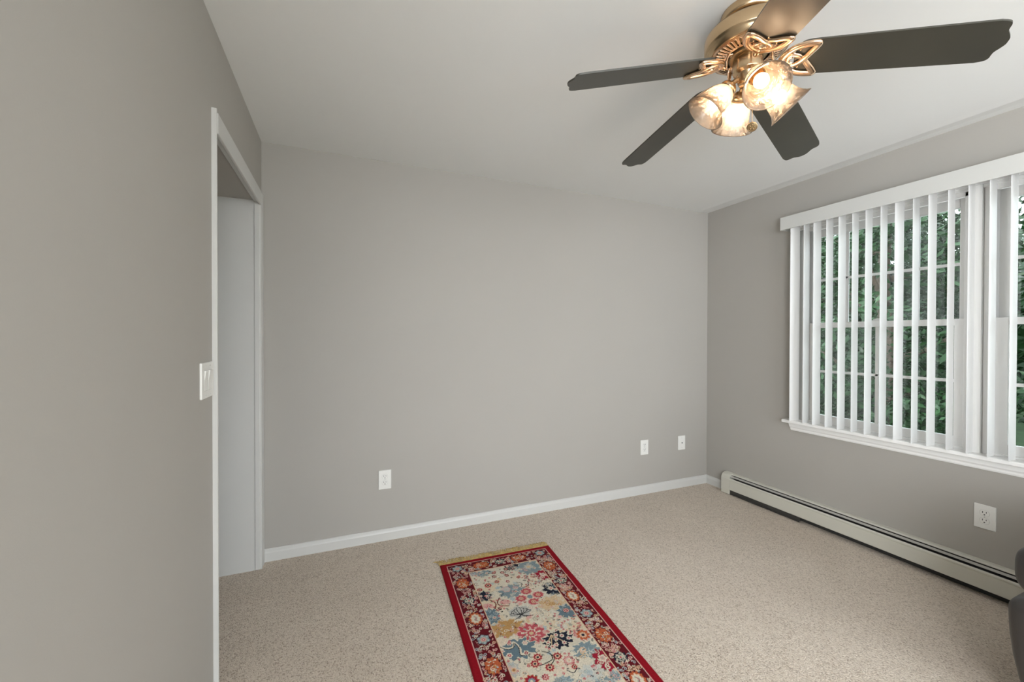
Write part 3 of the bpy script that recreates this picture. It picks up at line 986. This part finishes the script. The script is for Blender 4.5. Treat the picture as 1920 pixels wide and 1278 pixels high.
def m_oval(u, v, hor):
    a, b_ = (0.043, 0.028) if hor else (0.030, 0.042)
    blob(u, v, a * 1.1, b_ * 1.1, C_DKR, 0.08, 10, 1)
    blob(u, v, a, b_, C_ORG, 0.08, 12, 1)
    blob(u, v, a * .74, b_ * .76, C_PCR, 0.1, 9, 2); blob(u, v, a * .62, b_ * .64, C_CRM, 0.1, 9, 2)
    line([(u - .004, v - b_ * .4), (u + .006, v - .004), (u - .004, v + .004), (u + .004, v + b_ * .35)], 0.0035, C_GRY)
    line([(u - .001, v - b_ * .35), (u + .003, v), (u - .003, v + b_ * .3)], 0.0016, C_ROSE)


seqv = [0.070, 0.215, 0.368, 0.503, 0.643, 0.792, 0.925, 1.045]
kinds = ['blue', 'orange', 'ros', 'oval', 'blue', 'orange', 'ros', 'oval']
vv_ = 1.045 + 0.14
ki = 4
while vv_ < RLN - 0.13:
    seqv.append(vv_); kinds.append(kinds[ki % 8]); ki += 1; vv_ += 0.14
seqv.append(RLN - 0.07); kinds.append('blue')
for uu in (0.0865, 0.5925):
    for v, kd in zip(seqv, kinds):
        if kd == 'blue': m_blue(uu, v)
        elif kd == 'orange': m_orange(uu, v, False)
        elif kd == 'ros': m_rosette(uu, v)
        else: m_oval(uu, v, False)
for vv in (0.077, RLN - 0.077):
    m_orange(0.222, vv, True); m_rosette(0.337, vv); m_orange(0.453, vv, True)

# ---- field
save = img.copy()
paint((Ug > fu0) & (Ug < fu1) & (Vg > fv0) & (Vg < fv1), C_CRM)
fin = (Ug > fu0 + .004) & (Ug < fu1 - .004) & (Vg > fv0 + .004) & (Vg < fv1 - .004)
for i in range(60):
    blob(R_.uniform(fu0, fu1), R_.uniform(fv0, fv1), R_.uniform(.03, .05), R_.uniform(.02, .04), R_.choice(((0.60, 0.50, 0.36), (0.58, 0.54, 0.45), (0.62, 0.52, 0.41), (0.55, 0.50, 0.40))), 0.15, 7, i)


def patch(u, v, ru, rv, c, light, small, nfl=5, ring=C_CRM, cols=(C_ROSE, C_CRM)):
    ru *= 1.2; rv *= 1.2; nfl += 3
    blob(u, v, ru * 1.10, rv * 1.10, C_GRY, 0.15, 9, u * 90 + v * 50)
    blob(u, v, ru, rv, c, 0.15, 9, u * 90 + v * 50, ring=ring, rw=0.06)
    blob(u, v, ru * .8, rv * .8, c, 0.2, 7, v * 40)
    for k in range(nfl + 3):
        t = R_.uniform(0, 6.28); q = 0.25 + 0.6 * R_.random()
        x, y = u + ru * q * math.cos(t), v + rv * q * math.sin(t)
        squiggle(x, y, R_.uniform(.018, .034), R_.choice((light, light, C_LBL, C_GRY, C_PNK)), 0.0015)
    for k in range(small):
        t = 2 * math.pi * k / max(small, 1) + R_.random(); q = 0.35 + 0.4 * R_.random()
        flower(u + ru * q * math.cos(t), v + rv * q * math.sin(t), 0.0085, cols[1], cols[0], C_CRM, 5, ph=k)


def rose(u, v, r):
    blob(u, v, r * 1.15, r * 1.1, C_PNK, 0.12, 10, u * 60)
    blob(u, v, r, r, C_ROSE, 0.14, 9, v * 60)
    for k in range(9):
        a = 2 * math.pi * k / 9
        blob(u + r * .68 * math.cos(a), v + r * .66 * math.sin(a), r * .15, r * .1, R_.choice((C_PNK, C_CRM, C_GRY)), .2, 4, k, rot=a)
    blob(u, v, r * .46, r * .46, C_CRM, 0.12, 9, 1); blob(u, v, r * .36, r * .36, C_ROSE, 0.12, 9, 2)
    blob(u, v, r * .18, r * .18, C_TAN, 0.1, 6, 2)


def redf(u, v, r=0.014):
    flower(u, v, r, C_CRI, C_PCR, C_CRI, 9, outline=C_PCR, ph=u * 50)
    blob(u, v, r * .3, r * .3, C_NAVY, 0, 5)


def stems(pts, wd=0.0017, c=C_BLK): line(pts, wd, c)


def field(dv, mir=False):
    X = (lambda u: 0.682 - u) if mir else (lambda u: u)
    Pt = lambda l: [(X(a), b + dv) for a, b in l]
    for i in range(70):
        a, b = R_.uniform(.15, .53), R_.uniform(.14, .99)
        squiggle(a, b + dv, R_.uniform(.03, .05), R_.choice((C_GRY, C_TAN, C_PCR, C_BRN, C_LAV)), .0013)
    for i in range(46):
        a, b = R_.uniform(.15, .53), R_.uniform(.14, .99)
        blob(a, b + dv, R_.uniform(.009, .02), R_.uniform(.007, .013), R_.choice((C_LAV, C_TAN, C_PNK, C_LBL, (0.50, 0.45, 0.33))), .25, 6, i, rot=R_.uniform(0, 3))
    for i in range(40):
        a, b = R_.uniform(.15, .53), R_.uniform(.14, .99)
        flower(a, b + dv, R_.uniform(.007, .011), R_.choice((C_ROSE, C_CRI, C_ORG, C_BLU)), C_CRM, C_CRI, 7, ph=i)
    patch(X(0.218), 0.164 + dv, 0.034, 0.022, C_BLU, C_CRM, 1, 3)
    patch(X(0.160), 0.145 + dv, 0.018, 0.018, C_BLU, C_CRM, 0, 1)
    patch(X(0.387), 0.156 + dv, 0.040, 0.024, C_NAVY, C_PNK, 2, 4)
    patch(X(0.475), 0.192 + dv, 0.056, 0.052, C_BLU, C_CRM, 1, 7); blob(X(0.475), 0.185 + dv, 0.024, 0.022, C_LAV, 0.2, 8, 1, ring=C_GRY); blob(X(0.475), 0.185 + dv, 0.012, 0.011, C_TAN, 0.2, 6, 2)
    patch(X(0.520), 0.285 + dv, 0.034, 0.034, C_CRI, C_CRM, 1, 4, ring=None); flower(X(0.522), 0.282 + dv, 0.015, C_CRM, C_PNK, C_GRY, 5)
    redf(X(0.209), 0.278 + dv, 0.017); redf(X(0.263), 0.262 + dv, 0.012); redf(X(0.158), 0.300 + dv, 0.013); redf(X(0.386), 0.262 + dv, 0.010)
    for (a, b) in ((0.27, 0.178), (0.315, 0.190), (0.262, 0.214), (0.345, 0.165), (0.33, 0.225)): flower(X(a), b + dv, 0.0125, C_BRN, C_PNK, C_CRI, 7, ph=a * 80)
    stems(Pt([(0.24, 0.235), (0.28, 0.2), (0.30, 0.23), (0.34, 0.2), (0.36, 0.24)]), .0014, C_GRY)
    for i in range(26):
        flower(X(R_.uniform(.40, .50)), R_.uniform(.26, .37) + dv, 0.005, R_.choice((C_CRI, C_CRI, C_GRY)), C_PNK, C_CRI, 4)
    stems(Pt([(0.36, 0.30), (0.385, 0.32), (0.37, 0.35), (0.41, 0.345), (0.42, 0.31)]), .0015, C_NAVY)
    patch(X(0.311), 0.362 + dv, 0.052, 0.040, C_BLU, C_CRM, 2, 6); blob(X(0.29), 0.34 + dv, .018, .02, C_LAV, .1, 6, 1, ring=C_PNK)
    patch(X(0.166), 0.357 + dv, 0.030, 0.030, C_NAVY, C_PNK, 2, 2, ring=C_GRY)
    patch(X(0.515), 0.414 + dv, 0.034, 0.040, C_NAVY, C_CRM, 1, 4, ring=C_GRY); flower(X(0.513), 0.41 + dv, 0.014, C_CRM, C_PNK, C_ROSE, 8)
    for (a, b) in ((0.382, 0.390), (0.337, 0.436), (0.430, 0.436), (0.388, 0.480)):
        blob(X(a), b + dv, 0.030, 0.025, C_PNK, 0.1, 8, a * 60); blob(X(a), b + dv, 0.026, 0.022, C_ROSE, 0.12, 9, a * 30)
        flower(X(a), b + dv, 0.012, C_TAN, C_ROSE, C_CRM, 9)
    blob(X(0.384), 0.437 + dv, 0.014, 0.014, C_BLU, .1, 6, 1)
    patch(X(0.475), 0.521 + dv, 0.060, 0.042, C_TAN, C_CRM, 1, 8, cols=(C_PNK, C_GLD))
    for k in range(6): squiggle(X(0.475 + R_.uniform(-.04, .04)), 0.521 + R_.uniform(-.03, .03) + dv, .035, C_GLD, .0018)
    patch(X(0.515), 0.598 + dv, 0.038, 0.036, C_SBL, C_LBL, 0, 3); flower(X(0.51), 0.592 + dv, 0.014, C_PNK, C_CRI, C_CRM, 8, outline=C_BLK)
    for (a, b) in ((0.164, 0.437), (0.252, 0.436)):
        blob(X(a), b + dv, 0.028, 0.019, C_PNK, .1, 8, 1, rot=.3)
        for i in range(10): blob(X(a) + R_.uniform(-.018, .018), b + dv + R_.uniform(-.011, .011), .0028, .0022, C_ROSE, 0, 4)
    stems(Pt([(0.185, 0.395), (0.205, 0.425), (0.200, 0.45), (0.185, 0.478)]), .0032, C_BRN); stems(Pt([(0.235, 0.395), (0.215, 0.43), (0.225, 0.455), (0.262, 0.470)]), .0032, C_BRN)
    for i in range(4): flower(X(0.20 + R_.uniform(-.03, .03)), 0.482 + R_.uniform(-.01, .012) + dv, .009, C_BRN, C_PNK, C_ROSE, 5)
    patch(X(0.162), 0.510 + dv, 0.028, 0.042, C_SBL, C_LBL, 1, 3)
    blob(X(0.297), 0.530 + dv, 0.055, 0.040, C_LAV, 0.08, 7, 1)
    cx_, cy_ = X(0.297), 0.548 + dv
    for q in (-1, 1):
        for (e, hh) in ((0.010, .052), (0.024, .046), (0.040, .038), (0.052, .022)):
            stems([(cx_, cy_), (cx_ + q * e * .75, cy_ - hh * .35), (cx_ + q * e, cy_ - hh * .75), (cx_ + q * e * .6, cy_ - hh)], .0017, C_BLK)
        for e in (0.02, 0.04, 0.055):
            stems([(cx_, cy_), (cx_ + q * e * .5, cy_ + .018), (cx_ + q * e, cy_ + .022)], .0014, C_BLK)
    for k in range(9): squiggle(X(0.395 + R_.uniform(-.04, .04)), 0.590 + R_.uniform(-.035, .035) + dv, .04, R_.choice((C_GRY, C_PCR, C_GRY, C_TAN)), .0011)
    for k in range(6): blob(X(0.395 + R_.uniform(-.04, .04)), 0.590 + R_.uniform(-.03, .03) + dv, .003, .002, C_CRI, 0, 4)
    patch(X(0.205), 0.612 + dv, 0.062, 0.040, C_GLD, C_CRM, 2, 5, ring=C_TAN, cols=(C_BRN, C_GLD))
    for k in range(16): blob(X(0.205 + R_.uniform(-.05, .05)), 0.612 + R_.uniform(-.03, .03) + dv, .004, .003, R_.choice((C_BRN, C_GRY, C_CRM)), .3, 4, k)
    rose(X(0.297), 0.676 + dv, 0.056)
    for i in range(13):
        t = i / 13 * 5.2
        flower(X(0.485 + .045 * math.cos(t)), 0.690 + .035 * math.sin(t) + dv, .0055, C_ROSE, C_PNK, C_CRI, 4)
    blob(X(0.485), .685 + dv, .008, .01, C_GRY, .2, 5, 1)
    # navy patch with white-pink blossoms
    blob(X(0.392), 0.752 + dv, 0.068, 0.050, C_CRM, 0.13, 10, 2); blob(X(0.392), 0.752 + dv, 0.063, 0.046, C_NAVY, 0.15, 10, 2)
    for q in (-.045, -.02, .005, .035): stems([(X(.375), .715 + dv), (X(.375 + q * .5), .742 + dv), (X(.375 + q * 1.1), .772 + dv)], .0022, C_TAN)
    for (a, b) in ((.345, .752), (.372, .776), (.410, .776), (.418, .735), (.385, .745), (.44, .758), (.395, .722), (.352, .78)):
        flower(X(a), b + dv, .0105, C_CRM, C_PNK, C_CRI, 6, ph=a * 50)
    flower(X(0.508), 0.762 + dv, 0.028, C_ORG, C_PCR, C_NAVY, 9, outline=C_PNK); 
    # steel blue scroll patch
    blob(X(0.213), 0.742 + dv, 0.075, 0.058, C_CRM, 0.14, 8, 3); blob(X(0.213), 0.742 + dv, 0.070, 0.053, C_SBL, 0.16, 8, 3)
    stems(Pt([(.140, .70), (.165, .725), (.195, .725), (.205, .70), (.22, .74), (.215, .775), (.25, .78)]), .0045, C_CRM)
    stems(Pt([(.140, .705), (.165, .730), (.195, .730), (.205, .705), (.215, .74), (.210, .78), (.25, .786)]), .0016, C_BLK)
    for (a, b, cc) in ((.185, .70, C_ROSE), (.25, .72, C_PNK), (.235, .775, C_CRI), (.165, .765, C_ROSE)): flower(X(a), b + dv, .013, C_CRM, cc, C_CRM, 6)
    blob(X(0.477), 0.843 + dv, 0.062, 0.045, C_CRM, 0.13, 10, 5); blob(X(0.477), 0.843 + dv, 0.057, 0.041, C_BLU, 0.15, 10, 5)
    for k in range(9): squiggle(X(0.477 + R_.uniform(-.04, .04)), 0.843 + R_.uniform(-.028, .028) + dv, .04, R_.choice((C_CRM, C_LBL, C_TAN, C_CRM)), .0022)
    flower(X(.465), .838 + dv, .014, C_PCR, C_CRM, C_BLU, 7)
    patch(X(0.525), 0.915 + dv, 0.036, 0.046, C_CRI, C_CRM, 0, 2, ring=None); flower(X(0.520), 0.905 + dv, 0.018, C_CRM, C_PNK, C_GRY, 5); squiggle(X(.52), .935 + dv, .03, C_CRM, .003)
    for (a, b) in ((0.271, 0.812), (0.350, 0.834), (0.248, 0.840), (0.297, 0.876)): redf(X(a), b + dv, 0.017)
    stems(Pt([(.30, .79), (.325, .81), (.325, .84), (.30, .85), (.26, .855)]), .0021); stems(Pt([(.325, .81), (.335, .835), (.315, .86), (.297, .866)]), .0018)
    flower(X(0.385), 0.869 + dv, 0.019, C_PNK, C_CRM, C_PCR, 9, outline=C_ROSE); redf(X(.391), .905 + dv, .011)
    flower(X(0.205), 0.912 + dv, 0.024, C_CRI, C_BLU, C_CRM, 10, outline=C_ORG); flower(X(0.262), 0.912 + dv, 0.014, C_ROSE, C_PNK, C_CRI, 8)
    patch(X(0.316), 0.955 + dv, 0.034, 0.020, C_BLU, C_LBL, 0, 3)
    stems(Pt([(.355, .91), (.375, .93), (.40, .915), (.41, .935), (.39, .95)]), .0018, C_NAVY)
    patch(X(0.155), 0.835 + dv, 0.022, 0.03, C_LAV, C_CRM, 1, 2); flower(X(.158), .84 + dv, .012, C_PCR, C_GLD, C_CRI, 6)
    patch(X(0.443), 0.95 + dv, 0.040, 0.030, (0.50, 0.50, 0.45), C_LBL, 1, 5)
    for i in range(420):
        a, b = R_.uniform(.15, .535), R_.uniform(.14, .99)
        j, i_ = np.searchsorted(vs_, b + dv), np.searchsorted(us, X(a))
        if j >= NV_: continue
        if img[j, i_].sum() > 1.30:
            q = R_.random()
            if q < .45: squiggle(X(a), b + dv, .014, R_.choice((C_BLK, C_GRY, C_NAVY)), .0011)
            elif q < .7: blob(X(a), b + dv, .0045, .004, C_BLK, .1, 5, i); blob(X(a), b + dv, .0025, .0022, C_GRY, .1, 5, i)
            else: flower(X(a), b + dv, .0055, C_ROSE, C_PNK, C_CRI, 5)


field(0.0)
field(0.85, mir=True)
outside = ~((Ug > fu0 + .004) & (Ug < fu1 - .004) & (Vg > fv0 + .004) & (Vg < fv1 - .004))
img[outside] = save[outside]
edge = outside & (Ug > fu0 - .001) & (Ug < fu1 + .001) & (Vg > fv0 - .001) & (Vg < fv1 + .001)
img[edge] = C_PCR
img *= (1 + 0.10 * rl.standard_normal(img.shape[:2]))[..., None]      # yarn to yarn colour variation
img = np.clip(img, 0, 1)

rug = empty('runner_rug', (RO.x, RO.y, 0.0))
tag(rug, 'red bordered Persian style runner rug with flower panels and gold fringe on carpet', 'rug')
P2 = RO[0] + Ug * RU.x + Vg * RV.x, RO[1] + Ug * RU.y + Vg * RV.y
wav = 0.0012 * np.sin(Vg * 21) * np.cos(Ug * 9)
ed = np.minimum(np.minimum(Ug, RWD - Ug), np.minimum(Vg, RLN - Vg))
Zt = RTH + wav * 0.6 - 0.004 * np.clip(1 - ed / 0.006, 0, 1) ** 2
co = np.stack([P2[0] - RO.x, P2[1] - RO.y, Zt], -1).reshape(-1, 3)
idx = np.arange(NU * NV_).reshape(NV_, NU)
q = np.stack([idx[:-1, :-1], idx[:-1, 1:], idx[1:, 1:], idx[1:, :-1]], -1).reshape(-1, 4)
# side skirt
loop = np.concatenate([idx[0, :-1], idx[:-1, -1], idx[-1, :0:-1], idx[:0:-1, 0]])
sk = co[loop].copy(); sk[:, 2] = 0.0005
base = len(co)
co = np.concatenate([co, sk])
nl = len(loop); ar = np.arange(nl); nx = (ar + 1) % nl
q2 = np.stack([loop, base + ar, base + nx, loop[nx]], -1)
quads = np.concatenate([q[:, ::-1], q2])
me = bpy.data.meshes.new('pile')
me.vertices.add(len(co)); me.vertices.foreach_set('co', co.ravel())
me.loops.add(quads.size); me.loops.foreach_set('vertex_index', quads.ravel())
me.polygons.add(len(quads)); me.polygons.foreach_set('loop_start', np.arange(0, quads.size, 4)); me.polygons.foreach_set('loop_total', np.full(len(quads), 4))
me.update(calc_edges=True)
at = me.color_attributes.new('pattern', 'FLOAT_COLOR', 'POINT')
rgba = np.ones((len(co), 4)); rgba[:NU * NV_, :3] = img.reshape(-1, 3); rgba[NU * NV_:, :3] = C_RED
at.data.foreach_set('color', rgba.ravel())
me.materials.append(M['rug'])
po = bpy.data.objects.new('pile', me); COL.objects.link(po); po.parent = rug
# gold end bands and fringe
for vend, sgn in ((0.0, -1), (RLN, 1)):
    bm = bmesh.new()
    def rp(u, v, z): return (u * RU.x + v * RV.x, u * RU.y + v * RV.y, z)
    n = 60
    prev = None
    for i in range(n + 1):
        u = -0.004 + (RWD + 0.004) * i / n
        cur = [bm.verts.new(rp(u, vend, 0.0065)), bm.verts.new(rp(u, vend + sgn * 0.024, 0.004 + 0.001 * math.sin(i))), bm.verts.new(rp(u, vend + sgn * 0.024, 0.0005)), bm.verts.new(rp(u, vend, 0.0005))]
        if prev:
            for k in range(4): bm.faces.new((prev[k], prev[(k + 1) % 4], cur[(k + 1) % 4], cur[k]))
        prev = cur
    obj('end_band', bm, M['fringe'], rug)
    bm = bmesh.new()
    for i in range(110):
        u = -0.002 + (RWD + 0.002) * i / 109
        lean = 0.012 * math.sin(i * 0.23) + R_.uniform(-0.005, 0.005)
        L = 0.030 + R_.uniform(-.006, .008)
        if i < 8: lean = -0.030 + 0.003 * i; L = 0.032
        for s_ in range(3):
            o_ = R_.uniform(-.0018, .0018)
            pts = [rp(u + o_, vend + sgn * .022, .0035), rp(u + o_ + lean * .4, vend + sgn * (.022 + L * .5), .005 + R_.uniform(0, .003)), rp(u + lean + R_.uniform(-.003, .003), vend + sgn * (.022 + L + R_.uniform(-.004, .004)), .0022)]
            tube(bm, pts, [.0011, .0014, .0009], 5)
    fo = obj('fringe', bm, M['fringe'], rug)
    fo['kind'] = 'stuff'

# ------------------------------------------------------------------ recliner at the picture edge
rec = empty('recliner_chair', (2.95, 0.2, 0))
tag(rec, 'charcoal leather recliner showing only a padded arm end in front of the heater', 'chair')
rinv = Matrix.Translation(-Vector(rec.location))
def puff(name, x0, x1, y0, y1, z0, z1, rad, sub=2, warp=None):
    bm = bmesh.new(); box(bm, x0, x1, y0, y1, z0, z1)
    bmesh.ops.bevel(bm, geom=bm.edges[:], offset=rad, segments=4, affect='EDGES', profile=0.5)
    bmesh.ops.subdivide_edges(bm, edges=bm.edges[:], cuts=1, use_grid_fill=True)
    if warp:
        for v in bm.verts: warp(v)
    o = obj(name, bm, M['leather'], rec, True); o.matrix_parent_inverse = rinv
    md = o.modifiers.new('sub', 'SUBSURF'); md.levels = 1; md.render_levels = 1
    return o
def arm_warp(y_side):
    def f(v):
        t = max(0, min(1, (v.co.z - 0.03) / 0.30))
        k_ = 0.10 + 0.90 * math.sin(math.pi / 2 * t) ** 1.1
        cy_ = 0.55 if y_side > 0 else -0.17
        v.co.y = cy_ + (v.co.y - cy_) * (0.45 + 0.55 * k_)
        if v.co.x < 2.7: v.co.x += 0.06 * (1 - k_)
    return f
for ys, nm in ((1, 0.55), (-1, -0.17)):
    puff('arm', 2.495, 3.22, nm - 0.094, nm + 0.094, 0.03, 0.448, 0.05, warp=arm_warp(ys))
    def padw(v, nm=nm):
        if v.co.x < 2.62: v.co.z += -0.012 + 0.10 * (v.co.x - 2.5)
    pad = puff('arm_pad', 2.515, 3.15, nm - 0.088, nm + 0.088, 0.455, 0.625, 0.06, warp=padw)
    bm = bmesh.new(); box(bm, 2.57, 3.2, nm - 0.055, nm + 0.055, 0.40, 0.50, bevel=0.01)
    o = obj('arm_core', bm, M['leather'], rec); o.matrix_parent_inverse = rinv
    # piped seam around the pad front
    bm = bmesh.new()
    loop = [(2.545 + 0.010 * math.sin(3 * t), nm + 0.086 * math.cos(t), 0.535 + 0.075 * math.sin(t)) for t in np.linspace(0, 2 * math.pi, 28, endpoint=False)]
    tube(bm, loop, 0.004, 6, closed=True)
    o = obj('piping', bm, M['leather'], pad, True); o.matrix_parent_inverse = rinv @ Matrix.Identity(4)
    o.matrix_parent_inverse = rinv
puff('seat_cushion', 2.52, 3.1, -0.07, 0.45, 0.28, 0.47, 0.07)
puff('footrest', 2.50, 2.58, -0.07, 0.45, 0.06, 0.28, 0.035)
puff('backrest', 3.05, 3.33, -0.10, 0.48, 0.25, 1.02, 0.10)
bm = bmesh.new(); box(bm, 2.60, 3.25, -0.20, 0.58, 0.0, 0.06, bevel=0.008)
o = obj('base', bm, M['heater_dark'], rec); o.matrix_parent_inverse = rinv

# ------------------------------------------------------------------ outside
bm = bmesh.new(); box(bm, W + T, 30, -25, 25, -1.3, -1.0)
tag(obj('lawn', bm, M['grass']), kind='structure')
bm = bmesh.new(); box(bm, W + T, 6.6, -3.5, 6.0, -0.50, -0.35)  # pale slab added out of view to bounce sky light onto the ceiling
tag(obj('bounce_slab', bm, M['siding']), kind='structure')
# roof over the room keeps the sun off the window, and siding skin
bm = bmesh.new(); box(bm, -3.0, W + T + 0.35, YR - 1, YB + 1.5, H + 0.16, H + 0.36)
tag(obj('roof', bm, M['siding']), kind='structure')


def tree(x, y, h, rx, rz, nleaf, label, leafsize=0.09, seed=0):
    g = np.random.default_rng(seed)
    t = empty('leafy_tree', (x, y, -1.0))
    tag(t, label, 'tree', 'trees outside the window')
    bm = bmesh.new()
    tube(bm, catmull([(0, 0, 0), (0.05, 0.03, h * .35), (-0.03, 0.08, h * .7), (0, 0, h)], 4), [0.13 * (1 - 0.05 * i) for i in range(13)], 10)
    for k in range(7):
        a = k * 2.4; z0 = h * (.25 + .09 * k)
        e = Vector((math.cos(a) * rx * .7, math.sin(a) * rx * .7, z0 + .6))
        tube(bm, catmull([(0, 0, z0), e * 0.5 + Vector((0, 0, z0 * .45)), e], 3), [.05, .045, .04, .035, .03, .022, .014][:7], 6)
    obj('trunk', bm, M['bark'], t, True)
    # crown: leaves clustered on boughs
    nb = 70
    d_ = g.standard_normal((nb, 3)); d_ /= np.linalg.norm(d_, axis=1)[:, None]
    rad = g.uniform(0.45, 1.0, nb) ** 0.5
    cen = d_ * rad[:, None] * np.array([rx, rx, rz]) + np.array([0, 0, h * 0.55])
    which = g.integers(0, nb, nleaf)
    off = np.clip(g.standard_normal((nleaf, 3)), -1.6, 1.6) * np.array([.30, .30, .17]) * rx / 1.4
    pos = cen[which] + off
    pos[:, 2] = np.maximum(pos[:, 2], 0.05)
    nrm_ = g.standard_normal((nleaf, 3)); nrm_[:, 2] = np.abs(nrm_[:, 2]) + .5; nrm_[:, 0] -= 0.4; nrm_ /= np.linalg.norm(nrm_, axis=1)[:, None]
    tt = np.cross(nrm_, g.standard_normal((nleaf, 3))); tt /= np.linalg.norm(tt, axis=1)[:, None]
    bb_ = np.cross(nrm_, tt)
    ls = leafsize * g.uniform(.6, 1.3, nleaf)[:, None]
    v0 = pos - tt * ls; v1 = pos + bb_ * ls * .42 - nrm_ * ls * .08; v2 = pos + tt * ls; v3 = pos - bb_ * ls * .42 - nrm_ * ls * .08
    cov = np.stack([v0, v1, v2, v3], 1).reshape(-1, 3)
    fi = np.arange(nleaf * 4).reshape(-1, 4)
    tri = np.concatenate([fi[:, [0, 1, 2]], fi[:, [0, 2, 3]]])
    me = bpy.data.meshes.new('foliage')
    me.vertices.add(len(cov)); me.vertices.foreach_set('co', cov.ravel())
    me.loops.add(tri.size); me.loops.foreach_set('vertex_index', tri.ravel())
    me.polygons.add(len(tri)); me.polygons.foreach_set('loop_start', np.arange(0, tri.size, 3)); me.polygons.foreach_set('loop_total', np.full(len(tri), 3))
    me.update(calc_edges=True)
    me.materials.append(M['leaf'])
    o = bpy.data.objects.new('foliage', me); COL.objects.link(o); o.parent = t
    return t


tree(8.4, 0.05, 4.6, 1.35, 2.2, 15000, 'leafy green tree seen through the window cut by the picture edge', 0.06, seed=1)
tree(8.2, 3.6, 4.6, 1.35, 2.2, 17000, 'leafy green tree seen through the panes beside the flat post between the windows', 0.06, seed=2)
tree(8.6, 7.2, 4.6, 1.35, 2.2, 13000, 'leafy green tree seen through the panes close to the far corner of the room', 0.06, seed=3)
tree(12.6, 1.1, 7.4, 2.0, 3.6, 13000, 'tall tree standing farther off behind the two trees by the flat window post', 0.10, seed=4)
tree(12.6, 6.4, 7.4, 2.0, 3.6, 14000, 'tall tree standing farther off between the trees of the nearer window', 0.10, seed=5)
tree(12.8, 11.6, 6.6, 2.0, 3.0, 8000, 'tall tree farthest along behind the corner side panes', 0.10, seed=6)
tree(18.6, 3.2, 8.5, 2.7, 4.0, 9000, 'broad distant tree closing the view between the trunks', 0.17, seed=8)
tree(18.6, 10.6, 8.5, 2.7, 4.0, 9000, 'broad distant tree behind the row, towards the room corner', 0.17, seed=9)

# hedge closing the garden
g = np.random.default_rng(77)
hd = empty('garden_hedge', (23.4, 6.0, -1.0))
tag(hd, 'long dark green hedge closing the garden behind the trees', 'hedge')
bm = bmesh.new(); box(bm, -0.45, 0.45, -16, 16, 0.0, 5.3)
bmesh.ops.subdivide_edges(bm, edges=bm.edges[:], cuts=12, use_grid_fill=True)
for v in bm.verts:
    v.co.x += 0.15 * math.sin(v.co.y * 2.3 + v.co.z * 3); v.co.z += 0.18 * math.sin(v.co.y * 1.7) * (v.co.z / 5.3)
obj('twigs', bm, M['leaf'], hd, True)
nleaf = 16000
sx = g.uniform(-.75, .75, nleaf); sy = g.uniform(-16, 16, nleaf); sz = g.uniform(0.0, 5.7, nleaf)
sx = np.where((sz < 5.3), np.where(sx > 0, .45, -.45) * g.uniform(.9, 1.5, nleaf), sx * .6)
pos = np.stack([sx, sy, sz], -1)
nn_ = g.standard_normal((nleaf, 3)); nn_ /= np.linalg.norm(nn_, axis=1)[:, None]
tt = np.cross(nn_, g.standard_normal((nleaf, 3))); tt /= np.linalg.norm(tt, axis=1)[:, None]
bb_ = np.cross(nn_, tt); ls = 0.17 * g.uniform(.6, 1.3, nleaf)[:, None]
cov = np.stack([pos - tt * ls, pos + bb_ * ls * .45, pos + tt * ls, pos - bb_ * ls * .45], 1).reshape(-1, 3)
fi = np.arange(nleaf * 4).reshape(-1, 4)
me = bpy.data.meshes.new('foliage'); me.from_pydata(cov.tolist(), [], fi.tolist()); me.materials.append(M['leaf'])
o = bpy.data.objects.new('foliage', me); COL.objects.link(o); o.parent = hd
